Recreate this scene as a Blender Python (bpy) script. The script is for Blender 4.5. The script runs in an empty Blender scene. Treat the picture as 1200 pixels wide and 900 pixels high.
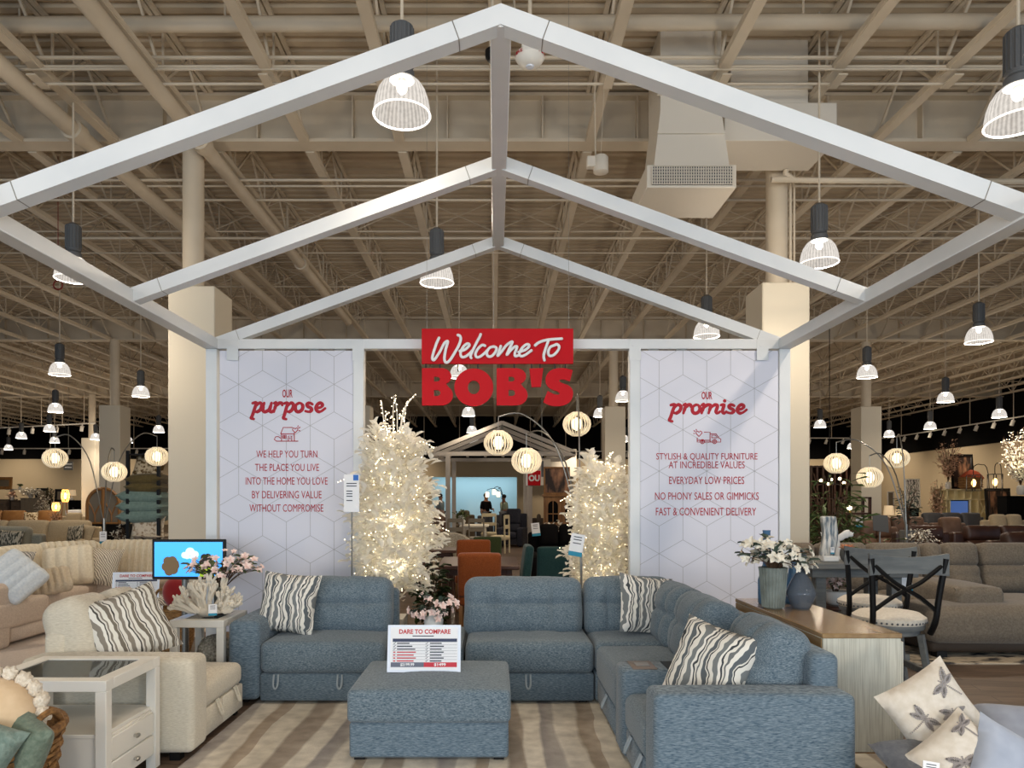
import bpy, math, random
from mathutils import Vector, Matrix, noise
S = bpy.context.scene
C = S.collection
R = math.radians
F, HZ = 830.0, 1.5          # focal length in pixels, eye height

# ------------------------------------------------------------------ camera, world, lights, exposure
cam_d = bpy.data.cameras.new('camera')
cam = bpy.data.objects.new('camera', cam_d); C.objects.link(cam)
cam.location = (0, 0, HZ); cam.rotation_euler = (R(90), 0, 0)
cam_d.sensor_width = 36; cam_d.lens = F / 1200 * 36
cam_d.shift_x = 20 / 1200; cam_d.shift_y = 137 / 1200
cam_d.clip_start = .05; cam_d.clip_end = 200
S.camera = cam
S.view_settings.view_transform = 'Standard'; S.view_settings.look = 'None'
S.view_settings.gamma = 1; S.view_settings.use_curve_mapping = False
S.view_settings.exposure = 0.0
W = bpy.data.worlds.new('world'); S.world = W; W.use_nodes = True
W.node_tree.nodes['Background'].inputs[0].default_value = (.62, .76, 1, 1)
W.node_tree.nodes['Background'].inputs[1].default_value = .35

def light(name, kind, loc, e, col, size=.1, sy=None, rot=None, spread=None):
    l = bpy.data.lights.new(name, kind); l.energy = e; l.color = col
    if kind == 'AREA':
        l.shape = 'RECTANGLE'; l.size = size; l.size_y = sy or size
        if spread: l.spread = spread
    else: l.shadow_soft_size = size
    o = bpy.data.objects.new(name, l); C.objects.link(o); o.location = loc
    if rot: o.rotation_euler = rot
    return o
WARM = (1, .85, .67)
# daylight through the shop front behind the camera
light('window_daylight', 'AREA', (0, -4.5, 2.1), 720, (.68, .85, 1), 22, 4.0, (R(90), 0, 0))
# the rows of pendants over the entrance, behind the camera, and over the far showroom
for q in ((-5, -1.5), (0, -1), (5, -1.5)):
    light('pendant_light', 'POINT', (q[0], q[1], 4.0), 150, WARM, .2)
for q in ((-2.2, -.5), (2.2, -.5)):  # added warm fill with no lamp behind it, brightens the frame beam undersides
    light('underside_fill_light', 'POINT', (q[0], q[1], 1.1), 120, WARM, .25)
# track spotlights washing the far walls
def wash(p, aim, e):
    o = light('track_wash', 'SPOT', p, e, (1, .84, .64), .2, rot=(Vector(aim) - Vector(p)).to_track_quat('-Z', 'Y').to_euler())
    o.data.spot_size = R(95); o.data.spot_blend = .9
for x in (-30, -24, -18, -11, -6, 5, 10, 15, 20): wash((x, 41.2, 4.4), (x, 45, 2.0), 420)
for y in (40, 35, 30, 25): wash((19.4, y, 4.8), (23, y, 2.0), 420)
light('alcove_light', 'AREA', (-1.3, 47.2, 3.4), 150, (.55, .85, 1), 6, 2.5)

# ------------------------------------------------------------------ helpers
def lin(c): return tuple((x / 12.92 if x <= .04045 else ((x + .055) / 1.055) ** 2.4) for x in (v / 255 for v in c))
def px(u, v, d): return Vector(((u - 580) * d / F, d, HZ - (v - 587) * d / F))
def pX(u, d): return (u - 580) * d / F
def pZ(v, d): return HZ - (v - 587) * d / F

class Nodes:
    def __init__(s, name):
        s.m = bpy.data.materials.new(name); s.m.use_nodes = True
        s.t = s.m.node_tree; s.b = s.t.nodes['Principled BSDF']; s.out = s.t.nodes['Material Output']
    def n(s, typ, **k):
        q = s.t.nodes.new('ShaderNode' + typ)
        for a, v in k.items():
            if hasattr(q, a): setattr(q, a, v)
            else: q.inputs[a.replace('_', ' ')].default_value = v
        return q
    def l(s, a, b): s.t.links.new(a, b)
    def coord(s, scale=(1, 1, 1), rot=(0, 0, 0)):
        c = s.n('TexCoord'); mp = s.n('Mapping'); mp.inputs['Scale'].default_value = scale; mp.inputs['Rotation'].default_value = rot
        s.l(c.outputs['Object'], mp.inputs['Vector']); return mp.outputs[0]
    def ramp(s, fac, stops, const=False):
        r = s.n('ValToRGB'); e = r.color_ramp.elements
        if const: r.color_ramp.interpolation = 'CONSTANT'
        while len(e) > 1: e.remove(e[-1])
        for i, (p, c) in enumerate(stops):
            q = e[0] if i == 0 else e.new(p)
            q.position = p; q.color = (*lin(c), 1)
        s.l(fac, r.inputs[0]); return r.outputs[0]

def mat(name, col, rough=.6, metal=0, col2=None, scale=(8, 8, 8), det=3, ramp=(.35, .65), bump=0, bscale=None, spec=.4,
        emit=0, ecol=None, sheen=0, trans=0, alpha=1, sub=0):
    N = Nodes(name); b = N.b
    b.inputs['Base Color'].default_value = (*lin(col), 1)
    b.inputs['Roughness'].default_value = rough; b.inputs['Metallic'].default_value = metal
    b.inputs['Specular IOR Level'].default_value = spec
    if sheen: b.inputs['Sheen Weight'].default_value = sheen
    if trans: b.inputs['Transmission Weight'].default_value = trans
    if alpha < 1: b.inputs['Alpha'].default_value = alpha
    if emit:
        b.inputs['Emission Color'].default_value = (*lin(ecol or col), 1); b.inputs['Emission Strength'].default_value = emit
    if col2:
        nz = N.n('TexNoise', Detail=float(det), Scale=1.0); N.l(N.coord(scale), nz.inputs['Vector'])
        N.l(N.ramp(nz.outputs[0], [(ramp[0], col), (ramp[1], col2)]), b.inputs['Base Color'])
        if bump and not bscale:
            bp = N.n('Bump', Strength=bump, Distance=.01); N.l(nz.outputs[0], bp.inputs['Height']); N.l(bp.outputs[0], b.inputs['Normal'])
    if bump and (bscale or not col2):
        nz2 = N.n('TexNoise', Detail=3.0, Scale=1.0); N.l(N.coord(bscale or scale), nz2.inputs['Vector'])
        bp = N.n('Bump', Strength=bump, Distance=.01); N.l(nz2.outputs[0], bp.inputs['Height']); N.l(bp.outputs[0], b.inputs['Normal'])
    return N.m

def wave_mat(name, stops, scale, dist=3, dscale=1.2, axis='X', rot=(0, 0, 0), rough=.8, coordscale=(1, 1, 1), saw=True, bump=0, const=True, ndet=2.0):
    N = Nodes(name); N.b.inputs['Roughness'].default_value = rough; N.b.inputs['Specular IOR Level'].default_value = .2
    w = N.n('TexWave'); w.bands_direction = axis; w.wave_profile = 'SAW' if saw else 'SIN'
    w.inputs['Scale'].default_value = scale; w.inputs['Distortion'].default_value = dist
    w.inputs['Detail'].default_value = ndet; w.inputs['Detail Scale'].default_value = dscale
    N.l(N.coord(coordscale, rot), w.inputs['Vector'])
    N.l(N.ramp(w.outputs['Fac'], stops, const), N.b.inputs['Base Color'])
    if bump:
        bp = N.n('Bump', Strength=bump, Distance=.02); N.l(w.outputs['Fac'], bp.inputs['Height']); N.l(bp.outputs[0], N.b.inputs['Normal'])
    return N.m

SIGN8 = [(sx, sy, sz) for sx in (-1, 1) for sy in (-1, 1) for sz in (-1, 1)]
def _chamfer_topology():
    vs = []; idx = {}
    for c in SIGN8:
        for a in range(3): idx[(c, a)] = len(vs); vs.append((c, a))
    h, b = 1.0, .2
    pos = [Vector([c[k] * (h if k == a else h - b) for k in range(3)]) for c, a in vs]
    faces = []
    for a in range(3):
        for s in (-1, 1): faces.append([idx[(c, a)] for c in SIGN8 if c[a] == s])
    for a in range(3):
        o = [k for k in range(3) if k != a]
        for s0 in (-1, 1):
            for s1 in (-1, 1):
                cs = [c for c in SIGN8 if c[o[0]] == s0 and c[o[1]] == s1]
                faces.append([idx[(c, k)] for c in cs for k in o])
    for c in SIGN8: faces.append([idx[(c, a)] for a in range(3)])
    out = []
    for f in faces:
        m = sum((pos[i] for i in f), Vector()) / len(f); n = m.normalized()
        x = (pos[f[0]] - m).normalized(); y = n.cross(x)
        out.append(sorted(f, key=lambda i: math.atan2((pos[i] - m).dot(y), (pos[i] - m).dot(x))))
    return vs, out
CH_V, CH_F = _chamfer_topology()

class MB:
    def __init__(s, M=None): s.v = []; s.f = []; s.mi = []; s.M = M or Matrix(); s.m = 0
    def add(s, vs, fs):
        o = len(s.v); M = s.M
        s.v += [M @ Vector(p) for p in vs]; s.f += [[i + o for i in f] for f in fs]; s.mi += [s.m] * len(fs); return s
    def box(s, x0, x1, y0, y1, z0, z1, b=0):
        if x0 > x1: x0, x1 = x1, x0
        if y0 > y1: y0, y1 = y1, y0
        if z0 > z1: z0, z1 = z1, z0
        if not b:
            return s.add([(x, y, z) for x in (x0, x1) for y in (y0, y1) for z in (z0, z1)],
                         [(0, 1, 3, 2), (4, 6, 7, 5), (0, 4, 5, 1), (2, 3, 7, 6), (0, 2, 6, 4), (1, 5, 7, 3)])
        c = ((x0 + x1) / 2, (y0 + y1) / 2, (z0 + z1) / 2); h = ((x1 - x0) / 2, (y1 - y0) / 2, (z1 - z0) / 2)
        b = min(b, min(h) * .95)
        return s.add([tuple(c[k] + q[k] * (h[k] if k == a else h[k] - b) for k in range(3)) for q, a in CH_V], CH_F)
    def cube(s, c, sz, b=0):
        return s.box(c[0] - sz[0] / 2, c[0] + sz[0] / 2, c[1] - sz[1] / 2, c[1] + sz[1] / 2, c[2] - sz[2] / 2, c[2] + sz[2] / 2, b)
    def bar(s, p, q, w, h=None, b=0, up=(0, 0, 1)):
        p, q = Vector(p), Vector(q); h = h or w; d = q - p; L = d.length; y = d.normalized(); u = Vector(up)
        if abs(y.dot(u)) > .99: u = Vector((0, 1, 0))
        x = y.cross(u).normalized(); z = x.cross(y)
        M = s.M; s.M = M @ Matrix(((x.x, y.x, z.x, p.x), (x.y, y.y, z.y, p.y), (x.z, y.z, z.z, p.z), (0, 0, 0, 1)))
        s.box(-w / 2, w / 2, 0, L, -h / 2, h / 2, b); s.M = M; return s
    def tube(s, path, r, n=8, caps=True, sm=0):
        P = [Vector(p) for p in path]
        if sm: P = smooth(P, sm)
        k = len(P); rr = r if isinstance(r, (list, tuple)) else [r] * k
        if len(rr) != k: rr = [rr[min(len(rr) - 1, int(i * (len(rr) - 1) / (k - 1) + .5))] for i in range(k)]
        u = None; vs = []; fs = []
        for i in range(k):
            t = (P[min(i + 1, k - 1)] - P[max(i - 1, 0)]).normalized()
            if u is None: u = t.orthogonal().normalized()
            else:
                u = u - t * u.dot(t); u = u.normalized() if u.length > 1e-6 else t.orthogonal().normalized()
            w = t.cross(u)
            for j in range(n):
                a = 2 * math.pi * j / n; vs.append(P[i] + (u * math.cos(a) + w * math.sin(a)) * rr[i])
        for i in range(k - 1):
            for j in range(n): fs.append((i * n + j, i * n + (j + 1) % n, (i + 1) * n + (j + 1) % n, (i + 1) * n + j))
        if caps: fs += [tuple(range(n - 1, -1, -1)), tuple((k - 1) * n + j for j in range(n))]
        return s.add(vs, fs)
    def lathe(s, prof, n=20, c=(0, 0, 0), cap=True, sx=1, sy=1):
        vs = []; fs = []; k = len(prof)
        for r, z in prof:
            for j in range(n):
                a = 2 * math.pi * j / n; vs.append((c[0] + r * math.cos(a) * sx, c[1] + r * math.sin(a) * sy, c[2] + z))
        for i in range(k - 1):
            for j in range(n): fs.append((i * n + j, i * n + (j + 1) % n, (i + 1) * n + (j + 1) % n, (i + 1) * n + j))
        if cap: fs += [tuple(range(n - 1, -1, -1)), tuple((k - 1) * n + j for j in range(n))]
        return s.add(vs, fs)
    def ball(s, c, r, n=8, m=6):
        rx, ry, rz = r if isinstance(r, (list, tuple)) else (r, r, r)
        return s.lathe([(max(1e-4, math.sin(math.pi * i / m)) * rx, -math.cos(math.pi * i / m) * rz) for i in range(m + 1)], n, c, False, 1, ry / rx)
    def prism(s, poly, y0, y1):      # outline in x,z extruded along y
        n = len(poly); vs = [(x, y0, z) for x, z in poly] + [(x, y1, z) for x, z in poly]
        return s.add(vs, [tuple(range(n)), tuple(range(2 * n - 1, n - 1, -1))] + [(i, i + n, (i + 1) % n + n, (i + 1) % n) for i in range(n)])
    def quad(s, a, b, c, d): return s.add([a, b, c, d], [(0, 1, 2, 3)])
    def cushion(s, c, h, r, puff=(0, 0, 0), seg=(6, 6, 3), n=3, fn=None, wr=0):
        hx, hy, hz = h; r = min(r, min(h) * .98)
        tn = [math.tan(R(45 * i / n)) for i in range(n + 1)]
        ax = []
        for k in range(3):
            q = h[k] - r; m = seg[k]
            ax.append([-q - r * t for t in reversed(tn[1:])] + [-q + 2 * q * i / m for i in range(m + 1)] + [q + r * t for t in tn[1:]])
        key = {}; vs = []; fs = []
        def vid(p):
            kk = tuple(round(x, 5) for x in p)
            if kk in key: return key[kk]
            p = Vector(p); cl = Vector([max(-(h[k] - r), min(h[k] - r, p[k])) for k in range(3)]); d = p - cl
            if d.length > 1e-9: p = cl + d.normalized() * r
            nx, ny, nz = p.x / hx, p.y / hy, p.z / hz
            p = p + Vector((puff[0] * nx * max(0, (1 - ny * ny)) * max(0, (1 - nz * nz)), puff[1] * ny * max(0, (1 - nx * nx)) * max(0, (1 - nz * nz)),
                            puff[2] * nz * max(0, (1 - nx * nx)) * max(0, (1 - ny * ny))))
            if fn: p = fn(p, nx, ny, nz)
            if wr:
                g = Vector(c) + p; p = p + Vector((noise.noise(g * 7), noise.noise(g * 7 + Vector((9, 3, 1))), noise.noise(g * 7 + Vector((2, 7, 5))))) * wr
            key[kk] = len(vs); vs.append(p + Vector(c)); return key[kk]
        for a in range(3):
            b, d = [(1, 2), (2, 0), (0, 1)][a]
            for sg in (-1, 1):
                for i in range(len(ax[b]) - 1):
                    for j in range(len(ax[d]) - 1):
                        q = []
                        for ii, jj in ((i, j), (i + 1, j), (i + 1, j + 1), (i, j + 1)):
                            p = [0, 0, 0]; p[a] = sg * h[a]; p[b] = ax[b][ii]; p[d] = ax[d][jj]; q.append(vid(p))
                        if len(set(q)) < 3: continue
                        fs.append(q if sg > 0 else q[::-1])
        return s.add(vs, fs)
    def leaf(s, p, d, up, L, w, fold=.25):
        p, d, up = Vector(p), Vector(d).normalized(), Vector(up); x = d.cross(up)
        if x.length < 1e-4: x = d.orthogonal()
        x.normalize(); n = x.cross(d)
        return s.add([p, p + d * L * .45 - x * w / 2 + n * w * fold, p + d * L * .85 - x * w * .28 + n * w * fold * .4, p + d * L - n * L * .12, p + d * L * .85 + x * w * .28 + n * w * fold * .4, p + d * L * .45 + x * w / 2 + n * w * fold, p + d * L * .5],
                     [(0, 6, 1), (1, 6, 2), (2, 6, 3), (3, 6, 4), (4, 6, 5), (5, 6, 0)])
    def build(s, name, m, parent=None, ang=38, world=False):
        me = bpy.data.meshes.new(name)
        v = s.v
        if parent is not None and world:
            I = parent.matrix_basis.inverted(); v = [I @ p for p in v]
        me.from_pydata([tuple(p) for p in v], [], s.f)
        for q in (m if isinstance(m, (list, tuple)) else [m]): me.materials.append(q)
        if any(s.mi): me.polygons.foreach_set('material_index', s.mi)
        me.update()
        if ang: me.shade_smooth(); me.set_sharp_from_angle(angle=R(ang))
        o = bpy.data.objects.new(name, me); C.objects.link(o)
        if parent is not None: o.parent = parent
        return o

def smooth(P, n):
    out = []
    for i in range(len(P) - 1):
        p0, p1, p2, p3 = P[max(i - 1, 0)], P[i], P[i + 1], P[min(i + 2, len(P) - 1)]
        for k in range(n):
            t = k / n; out.append(.5 * ((2 * p1) + (p2 - p0) * t + (2 * p0 - 5 * p1 + 4 * p2 - p3) * t * t + (3 * p1 - p0 - 3 * p2 + p3) * t ** 3))
    return out + [P[-1]]

def thing(name, label, cat, loc=(0, 0, 0), rz=0, group=None):
    o = bpy.data.objects.new(name, None); C.objects.link(o); o.empty_display_size = .1
    o.location = loc; o.rotation_euler = (0, 0, rz)
    return tag(o, label, cat, group)
def tag(o, label, cat, group=None):
    o['label'] = label; o['category'] = cat
    if group: o['group'] = group
    return o
def struct(o): o['kind'] = 'structure'; return o
def kids(o): return [c for c in bpy.data.objects if c.parent == o]
def copy_tree(o, loc=None, rz=None, label=None, scale=None, parent=None):
    c = o.copy(); C.objects.link(c)
    if parent is not None: c.parent = parent
    for ch in o.children: copy_tree(ch, parent=c)
    if loc is not None: c.location = loc
    if rz is not None: c.rotation_euler = (0, 0, rz)
    if scale is not None: c.scale = scale if isinstance(scale, (list, tuple)) else (scale,) * 3
    if label: c['label'] = label
    return c
def T(x=0, y=0, z=0, rx=0, ry=0, rz=0):
    return Matrix.Translation((x, y, z)) @ Matrix.Rotation(rz, 4, 'Z') @ Matrix.Rotation(ry, 4, 'Y') @ Matrix.Rotation(rx, 4, 'X')

TXT = {}
def text_geo(s, bold=0, shear=0, ext=0):
    k = (s, bold, shear, ext)
    if k in TXT: return TXT[k]
    cu = bpy.data.curves.new('text', 'FONT'); cu.body = s; cu.offset = bold; cu.shear = shear; cu.resolution_u = 3; cu.extrude = ext
    return _geo(cu, k)
def poly_geo(loops, ext, smoothed=False):
    cu = bpy.data.curves.new('shape', 'CURVE'); cu.dimensions = '2D'; cu.fill_mode = 'BOTH'; cu.extrude = ext
    for lp in loops:
        sp = cu.splines.new('POLY'); sp.points.add(len(lp) - 1); sp.use_cyclic_u = True
        for q, (x, y) in zip(sp.points, lp): q.co = (x, y, 0, 1)
    return _geo(cu, None)
def _geo(cu, k):
    o = bpy.data.objects.new('text', cu); C.objects.link(o)
    dg = bpy.context.evaluated_depsgraph_get(); dg.update()
    me = bpy.data.meshes.new_from_object(o.evaluated_get(dg))
    g = ([tuple(v.co) for v in me.vertices], [tuple(p.vertices) for p in me.polygons])
    bpy.data.objects.remove(o); bpy.data.meshes.remove(me); bpy.data.curves.remove(cu)
    if k: TXT[k] = g
    return g
def put_text(mb, s, x0, x1, z0, z1, y, bold=0, shear=0, ext=0):     # fit text into a box of the x,z plane facing -y
    vs, fs = text_geo(s, bold, shear, ext)
    ax = min(v[0] for v in vs); bx = max(v[0] for v in vs); ay = min(v[1] for v in vs); by = max(v[1] for v in vs)
    kx = (x1 - x0) / (bx - ax); kz = (z1 - z0) / (by - ay)
    mb.add([(x0 + (v[0] - ax) * kx, y - v[2], z0 + (v[1] - ay) * kz) for v in vs], fs)
rng = random.Random(7)

# ------------------------------------------------------------------ materials
m_beam = mat('frame_white', (226, 228, 228), .35, col2=(216, 219, 220), scale=(2, 2, 2), spec=.5)
m_column = mat('column_cream', (214, 205, 186), .7)
m_steel = mat('painted_steel', (206, 193, 172), .6, col2=(196, 182, 160), scale=(1.5, 1.5, 1.5))
m_deck = mat('roof_deck', (196, 180, 156), .7, col2=(180, 164, 140), scale=(.8, 3, 1))
m_duct = mat('duct_paint', (214, 206, 192), .55)
m_grille = mat('grille_dark', (70, 72, 76), .5)
m_wall = mat('wall_cream', (200, 182, 152), .8, col2=(194, 176, 146), scale=(.5, .5, .5))
m_wall_t = mat('wall_tan', (168, 150, 128), .8)
m_black = mat('paint_black', (10, 10, 11), .9, spec=.1)
m_alcove = mat('wall_pale', (210, 222, 224), .8)
m_dark = mat('metal_dark', (92, 94, 96), .5, .2)
m_chrome = mat('metal_brushed', (190, 188, 182), .3, .9)
m_nickel = mat('nickel', (150, 148, 142), .35, .85)
m_gold = mat('brass', (190, 150, 60), .25, 1)
m_white = mat('white_lacquer', (230, 226, 216), .35)
m_paper = mat('paper_white', (235, 235, 236), .6)
m_acryl = mat('acrylic', (225, 230, 240), .08, spec=.6)
m_red = mat('sign_red', (192, 10, 24), .5, spec=.15)
m_crimson = mat('print_red', (176, 22, 42), .6)
m_ink = mat('ink_dark', (48, 52, 66), .6)
m_navy = mat('ink_navy', (58, 66, 92), .6)
m_inkred = mat('ink_red', (196, 50, 56), .6)
m_line = mat('line_grey', (176, 176, 180), .7)
m_banner = mat('banner_white', (222, 222, 232), .55)
m_cyan = mat('tag_blue', (40, 140, 170), .6)

def heather(name, a, b, sc=(45, 45, 420), bump=.25, rough=.9):
    a, b = tuple(1.0 * x + .0 * y for x, y in zip(a, b)), tuple(.1 * x + .9 * y for x, y in zip(a, b))
    return mat(name, a, rough, col2=b, scale=sc, det=2, ramp=(.3, .7), bump=bump, spec=.15, sheen=.2)
m_blue = heather('fabric_blue_grey', (58, 80, 97), (136, 150, 159))
m_strap = mat('strap_grey', (150, 160, 166), .7)
m_blueV = heather('fabric_blue_grey_top', (62, 82, 96), (138, 150, 157), (70, 240, 240), .15)
m_creamf = heather('fabric_cream', (196, 186, 166), (224, 216, 198))
m_seatcover = heather('fabric_greige', (190, 172, 156), (208, 192, 176), (60, 60, 60))
m_ribcream = heather('fabric_rib_cream', (214, 202, 178), (230, 220, 198), (40, 40, 40))
m_bluewhite = heather('fabric_ice', (198, 206, 212), (222, 226, 228), (40, 40, 40))
m_taupe = heather('fabric_taupe', (104, 94, 82), (128, 118, 104), (60, 60, 60), .25)
m_taupe_d = mat('fabric_taupe_dark', (62, 52, 44), .8)
m_orange = heather('fabric_orange', (122, 60, 26), (142, 76, 36), (90, 90, 90))
m_green = heather('fabric_green', (48, 58, 32), (62, 72, 42), (90, 90, 90))
m_teal = heather('fabric_teal', (36, 66, 68), (50, 82, 82), (90, 90, 90))
m_blackf = mat('fabric_black', (16, 15, 16), .9, spec=.1)
m_navyf = mat('fabric_navy', (36, 38, 50), .8, col2=(46, 48, 60), scale=(30, 30, 30))
m_beigef = heather('fabric_beige', (178, 160, 130), (192, 174, 144), (40, 40, 40))
m_greyf = heather('fabric_grey_green', (142, 140, 126), (160, 156, 140), (60, 60, 60))
m_tanf = mat('leather_tan', (140, 98, 56), .5, col2=(154, 112, 68), scale=(4, 4, 4))
m_leather = mat('leather_brown', (54, 32, 24), .38, col2=(72, 46, 36), scale=(5, 5, 5), spec=.5)
m_leather2 = mat('leather_taupe', (112, 86, 70), .45, col2=(128, 100, 82), scale=(5, 5, 5))
m_leather3 = mat('leather_grey', (64, 64, 68), .5)
m_velvet = mat('velvet_red', (150, 8, 12), .8, sheen=.6)
m_wicker = mat('wicker', (158, 118, 70), .8, col2=(104, 72, 40), scale=(30, 30, 70), bump=.6)
m_wood_g = mat('wood_grey', (112, 114, 112), .55, col2=(94, 97, 97), scale=(3, 30, 30), spec=.3)
m_wood_dk = mat('wood_walnut', (70, 46, 36), .35, col2=(88, 60, 46), scale=(3, 20, 20))
m_wood_o = mat('wood_oak', (150, 108, 62), .5, col2=(128, 88, 48), scale=(12, 12, 2))
m_wash = mat('wood_whitewash', (198, 196, 182), .6, col2=(166, 162, 148), scale=(190, 190, 5), ramp=(.4, .75), bump=.1)
m_topbrown = mat('wood_top_brown', (150, 122, 84), .22, col2=(136, 108, 72), scale=(30, 2, 30), spec=.6)
m_black_metal = mat('black_metal', (16, 16, 17), .45, .3)
m_screen = mat('screen_sky', (60, 160, 240), .3, emit=1.25, ecol=(62, 158, 240))
m_cloud = mat('screen_cloud', (220, 235, 250), .4, emit=.9, ecol=(200, 225, 250))
m_hairA = mat('screen_brown', (120, 96, 64), .5, emit=.3, ecol=(120, 96, 64))
m_hairB = mat('screen_dark', (40, 34, 28), .5, emit=.12, ecol=(60, 50, 40))
m_lime = mat('screen_lime', (170, 200, 40), .5, emit=.5, ecol=(170, 200, 40))
m_leafw = None
N = Nodes('leaf_white')
N.b.inputs['Base Color'].default_value = (*lin((246, 243, 234)), 1); N.b.inputs['Roughness'].default_value = .7
tr = N.n('BsdfTranslucent'); tr.inputs[0].default_value = (*lin((250, 246, 236)), 1); mx = N.n('MixShader'); mx.inputs[0].default_value = .45
N.l(N.b.outputs[0], mx.inputs[1]); N.l(tr.outputs[0], mx.inputs[2]); N.l(mx.outputs[0], N.out.inputs[0]); m_leafw = N.m
m_branchw = mat('branch_white', (226, 220, 206), .6)
m_fairy = mat('fairy_light', (255, 240, 210), .5, emit=9, ecol=(255, 232, 190))
m_leafg = mat('leaf_green', (70, 90, 48), .5, col2=(104, 118, 70), scale=(9, 9, 9))
m_leafd = mat('leaf_dark', (30, 46, 24), .45, col2=(52, 70, 34), scale=(9, 9, 9))
m_leafs = mat('leaf_sage', (84, 98, 86), .6, col2=(60, 78, 66), scale=(9, 9, 9))
m_stem = mat('stem_brown', (84, 62, 44), .8)
m_petalp = mat('petal_pink', (236, 200, 190), .7, col2=(246, 224, 214), scale=(40, 40, 40))
m_petalw = mat('petal_white', (238, 234, 222), .7, col2=(226, 216, 196), scale=(40, 40, 40))
m_petalb = mat('petal_blush_brown', (206, 170, 144), .8, col2=(222, 190, 164), scale=(40, 40, 40))
m_coral = mat('coral_cream', (224, 214, 196), .7, bump=.4, bscale=(60, 60, 60))
m_rattan = mat('rattan_grey', (176, 172, 160), .85, col2=(120, 116, 106), scale=(60, 60, 60), bump=.5)
m_pot = mat('pot_grey_green', (130, 138, 132), .6, col2=(108, 114, 108), scale=(12, 12, 12))
m_potd = mat('pot_slate', (92, 92, 90), .7, bump=.5, bscale=(10, 10, 120))
m_potw = mat('pot_white', (216, 214, 210), .5)
m_marble = mat('vase_streaked', (206, 202, 194), .3, col2=(92, 106, 116), scale=(42, 42, 3), ramp=(.42, .62))
m_skin = mat('skin', (150, 104, 80), .6)
m_hair = mat('hair_dark', (26, 20, 18), .7)
m_mirror = mat('mirror', (132, 122, 106), .45, .4)
def glassy(name, col, fac, rough=.05):
    N = Nodes(name); N.b.inputs['Base Color'].default_value = (*lin(col), 1); N.b.inputs['Roughness'].default_value = rough
    t = N.n('BsdfTransparent'); t.inputs[0].default_value = (*lin(tuple(min(255, c + 60) for c in col)), 1)
    mx = N.n('MixShader'); mx.inputs[0].default_value = fac
    N.l(t.outputs[0], mx.inputs[1]); N.l(N.b.outputs[0], mx.inputs[2]); N.l(mx.outputs[0], N.out.inputs[0]); return N.m
m_glass_g = glassy('glass_grey', (118, 126, 136), .42)
m_glass_b = glassy('glass_blue', (92, 126, 156), .6)
m_glass_t = glassy('glass_table', (84, 92, 92), .6)
m_glass_c = glassy('glass_clear', (200, 205, 210), .15)
m_plexi = glassy('plexi_clear', (214, 224, 236), .35)

def shade_mat(name, col, strength, ribs, tfac):
    N = Nodes(name)
    tc = N.n('TexCoord'); sp = N.n('SeparateXYZ'); N.l(tc.outputs['Object'], sp.inputs[0])
    at = N.n('Math', operation='ARCTAN2'); N.l(sp.outputs[0], at.inputs[0]); N.l(sp.outputs[1], at.inputs[1])
    mu = N.n('Math', operation='MULTIPLY'); mu.inputs[1].default_value = ribs; N.l(at.outputs[0], mu.inputs[0])
    si = N.n('Math', operation='SINE'); N.l(mu.outputs[0], si.inputs[0])
    nz = N.n('TexNoise', Scale=30.0, Detail=3.0); N.l(tc.outputs['Object'], nz.inputs['Vector'])
    ad = N.n('Math', operation='MULTIPLY_ADD'); ad.inputs[1].default_value = .25; N.l(si.outputs[0], ad.inputs[0]); N.l(nz.outputs[0], ad.inputs[2])
    em = N.n('Emission'); N.l(N.ramp(ad.outputs[0], [(.15, tuple(int(c * .78) for c in col)), (.75, col)]), em.inputs[0]); em.inputs[1].default_value = strength
    t = N.n('BsdfTransparent'); mx = N.n('MixShader'); mx.inputs[0].default_value = 1 - tfac
    N.l(t.outputs[0], mx.inputs[1]); N.l(em.outputs[0], mx.inputs[2]); N.l(mx.outputs[0], N.out.inputs[0]); return N.m
m_shade = shade_mat('ribbed_glass_shade', (250, 242, 232), 1.0, 40, .26)
m_rim = mat('shade_rim', (255, 250, 240), .3, emit=1.3, ecol=(255, 246, 235))
m_rib = mat('lantern_rib', (240, 230, 208), .6, emit=.3, ecol=(255, 234, 196))
m_bulb = mat('bulb', (255, 240, 210), .5, emit=9, ecol=(255, 226, 170))
m_amber = mat('lamp_amber', (230, 180, 90), .5, emit=2.2, ecol=(255, 190, 90))
m_lampshade = mat('lamp_shade', (226, 206, 176), .8, emit=.35, ecol=(255, 220, 170))

m_stripe = wave_mat('fabric_wavy_stripe', [(0, (226, 222, 212)), (.16, (92, 98, 102)), (.3, (214, 210, 200)), (.34, (52, 56, 60)), (.38, (222, 218, 208)), (.52, (120, 124, 124)), (.7, (232, 228, 220)), (.8, (66, 70, 74)), (.86, (222, 218, 208)), (.93, (110, 112, 112))], 2.1, 2.6, 3.6, 'X')
m_stripe2 = wave_mat('fabric_wavy_stripe_taupe', [(0, (226, 222, 210)), (.16, (120, 112, 100)), (.3, (222, 216, 204)), (.34, (70, 66, 62)), (.38, (222, 218, 208)), (.52, (140, 132, 120)), (.68, (232, 228, 218)), (.8, (84, 80, 74)), (.86, (222, 218, 208)), (.93, (134, 126, 114))], 2.1, 2.0, 3.4, 'X')
m_diamond = wave_mat('fabric_diamond', [(0, (214, 204, 186)), (.5, (136, 126, 112))], 18, 6, .6, 'DIAGONAL')
m_geo = wave_mat('fabric_geometric', [(0, (206, 200, 190)), (.5, (110, 110, 110))], 14, 9, .5, 'DIAGONAL')
m_speck = mat('fabric_speckle', (190, 180, 160), .9, col2=(70, 70, 60), scale=(40, 40, 14), ramp=(.48, .55))
m_floral = mat('fabric_floral', (206, 190, 160), .9, col2=(96, 74, 40), scale=(14, 14, 14), ramp=(.46, .56))
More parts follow.
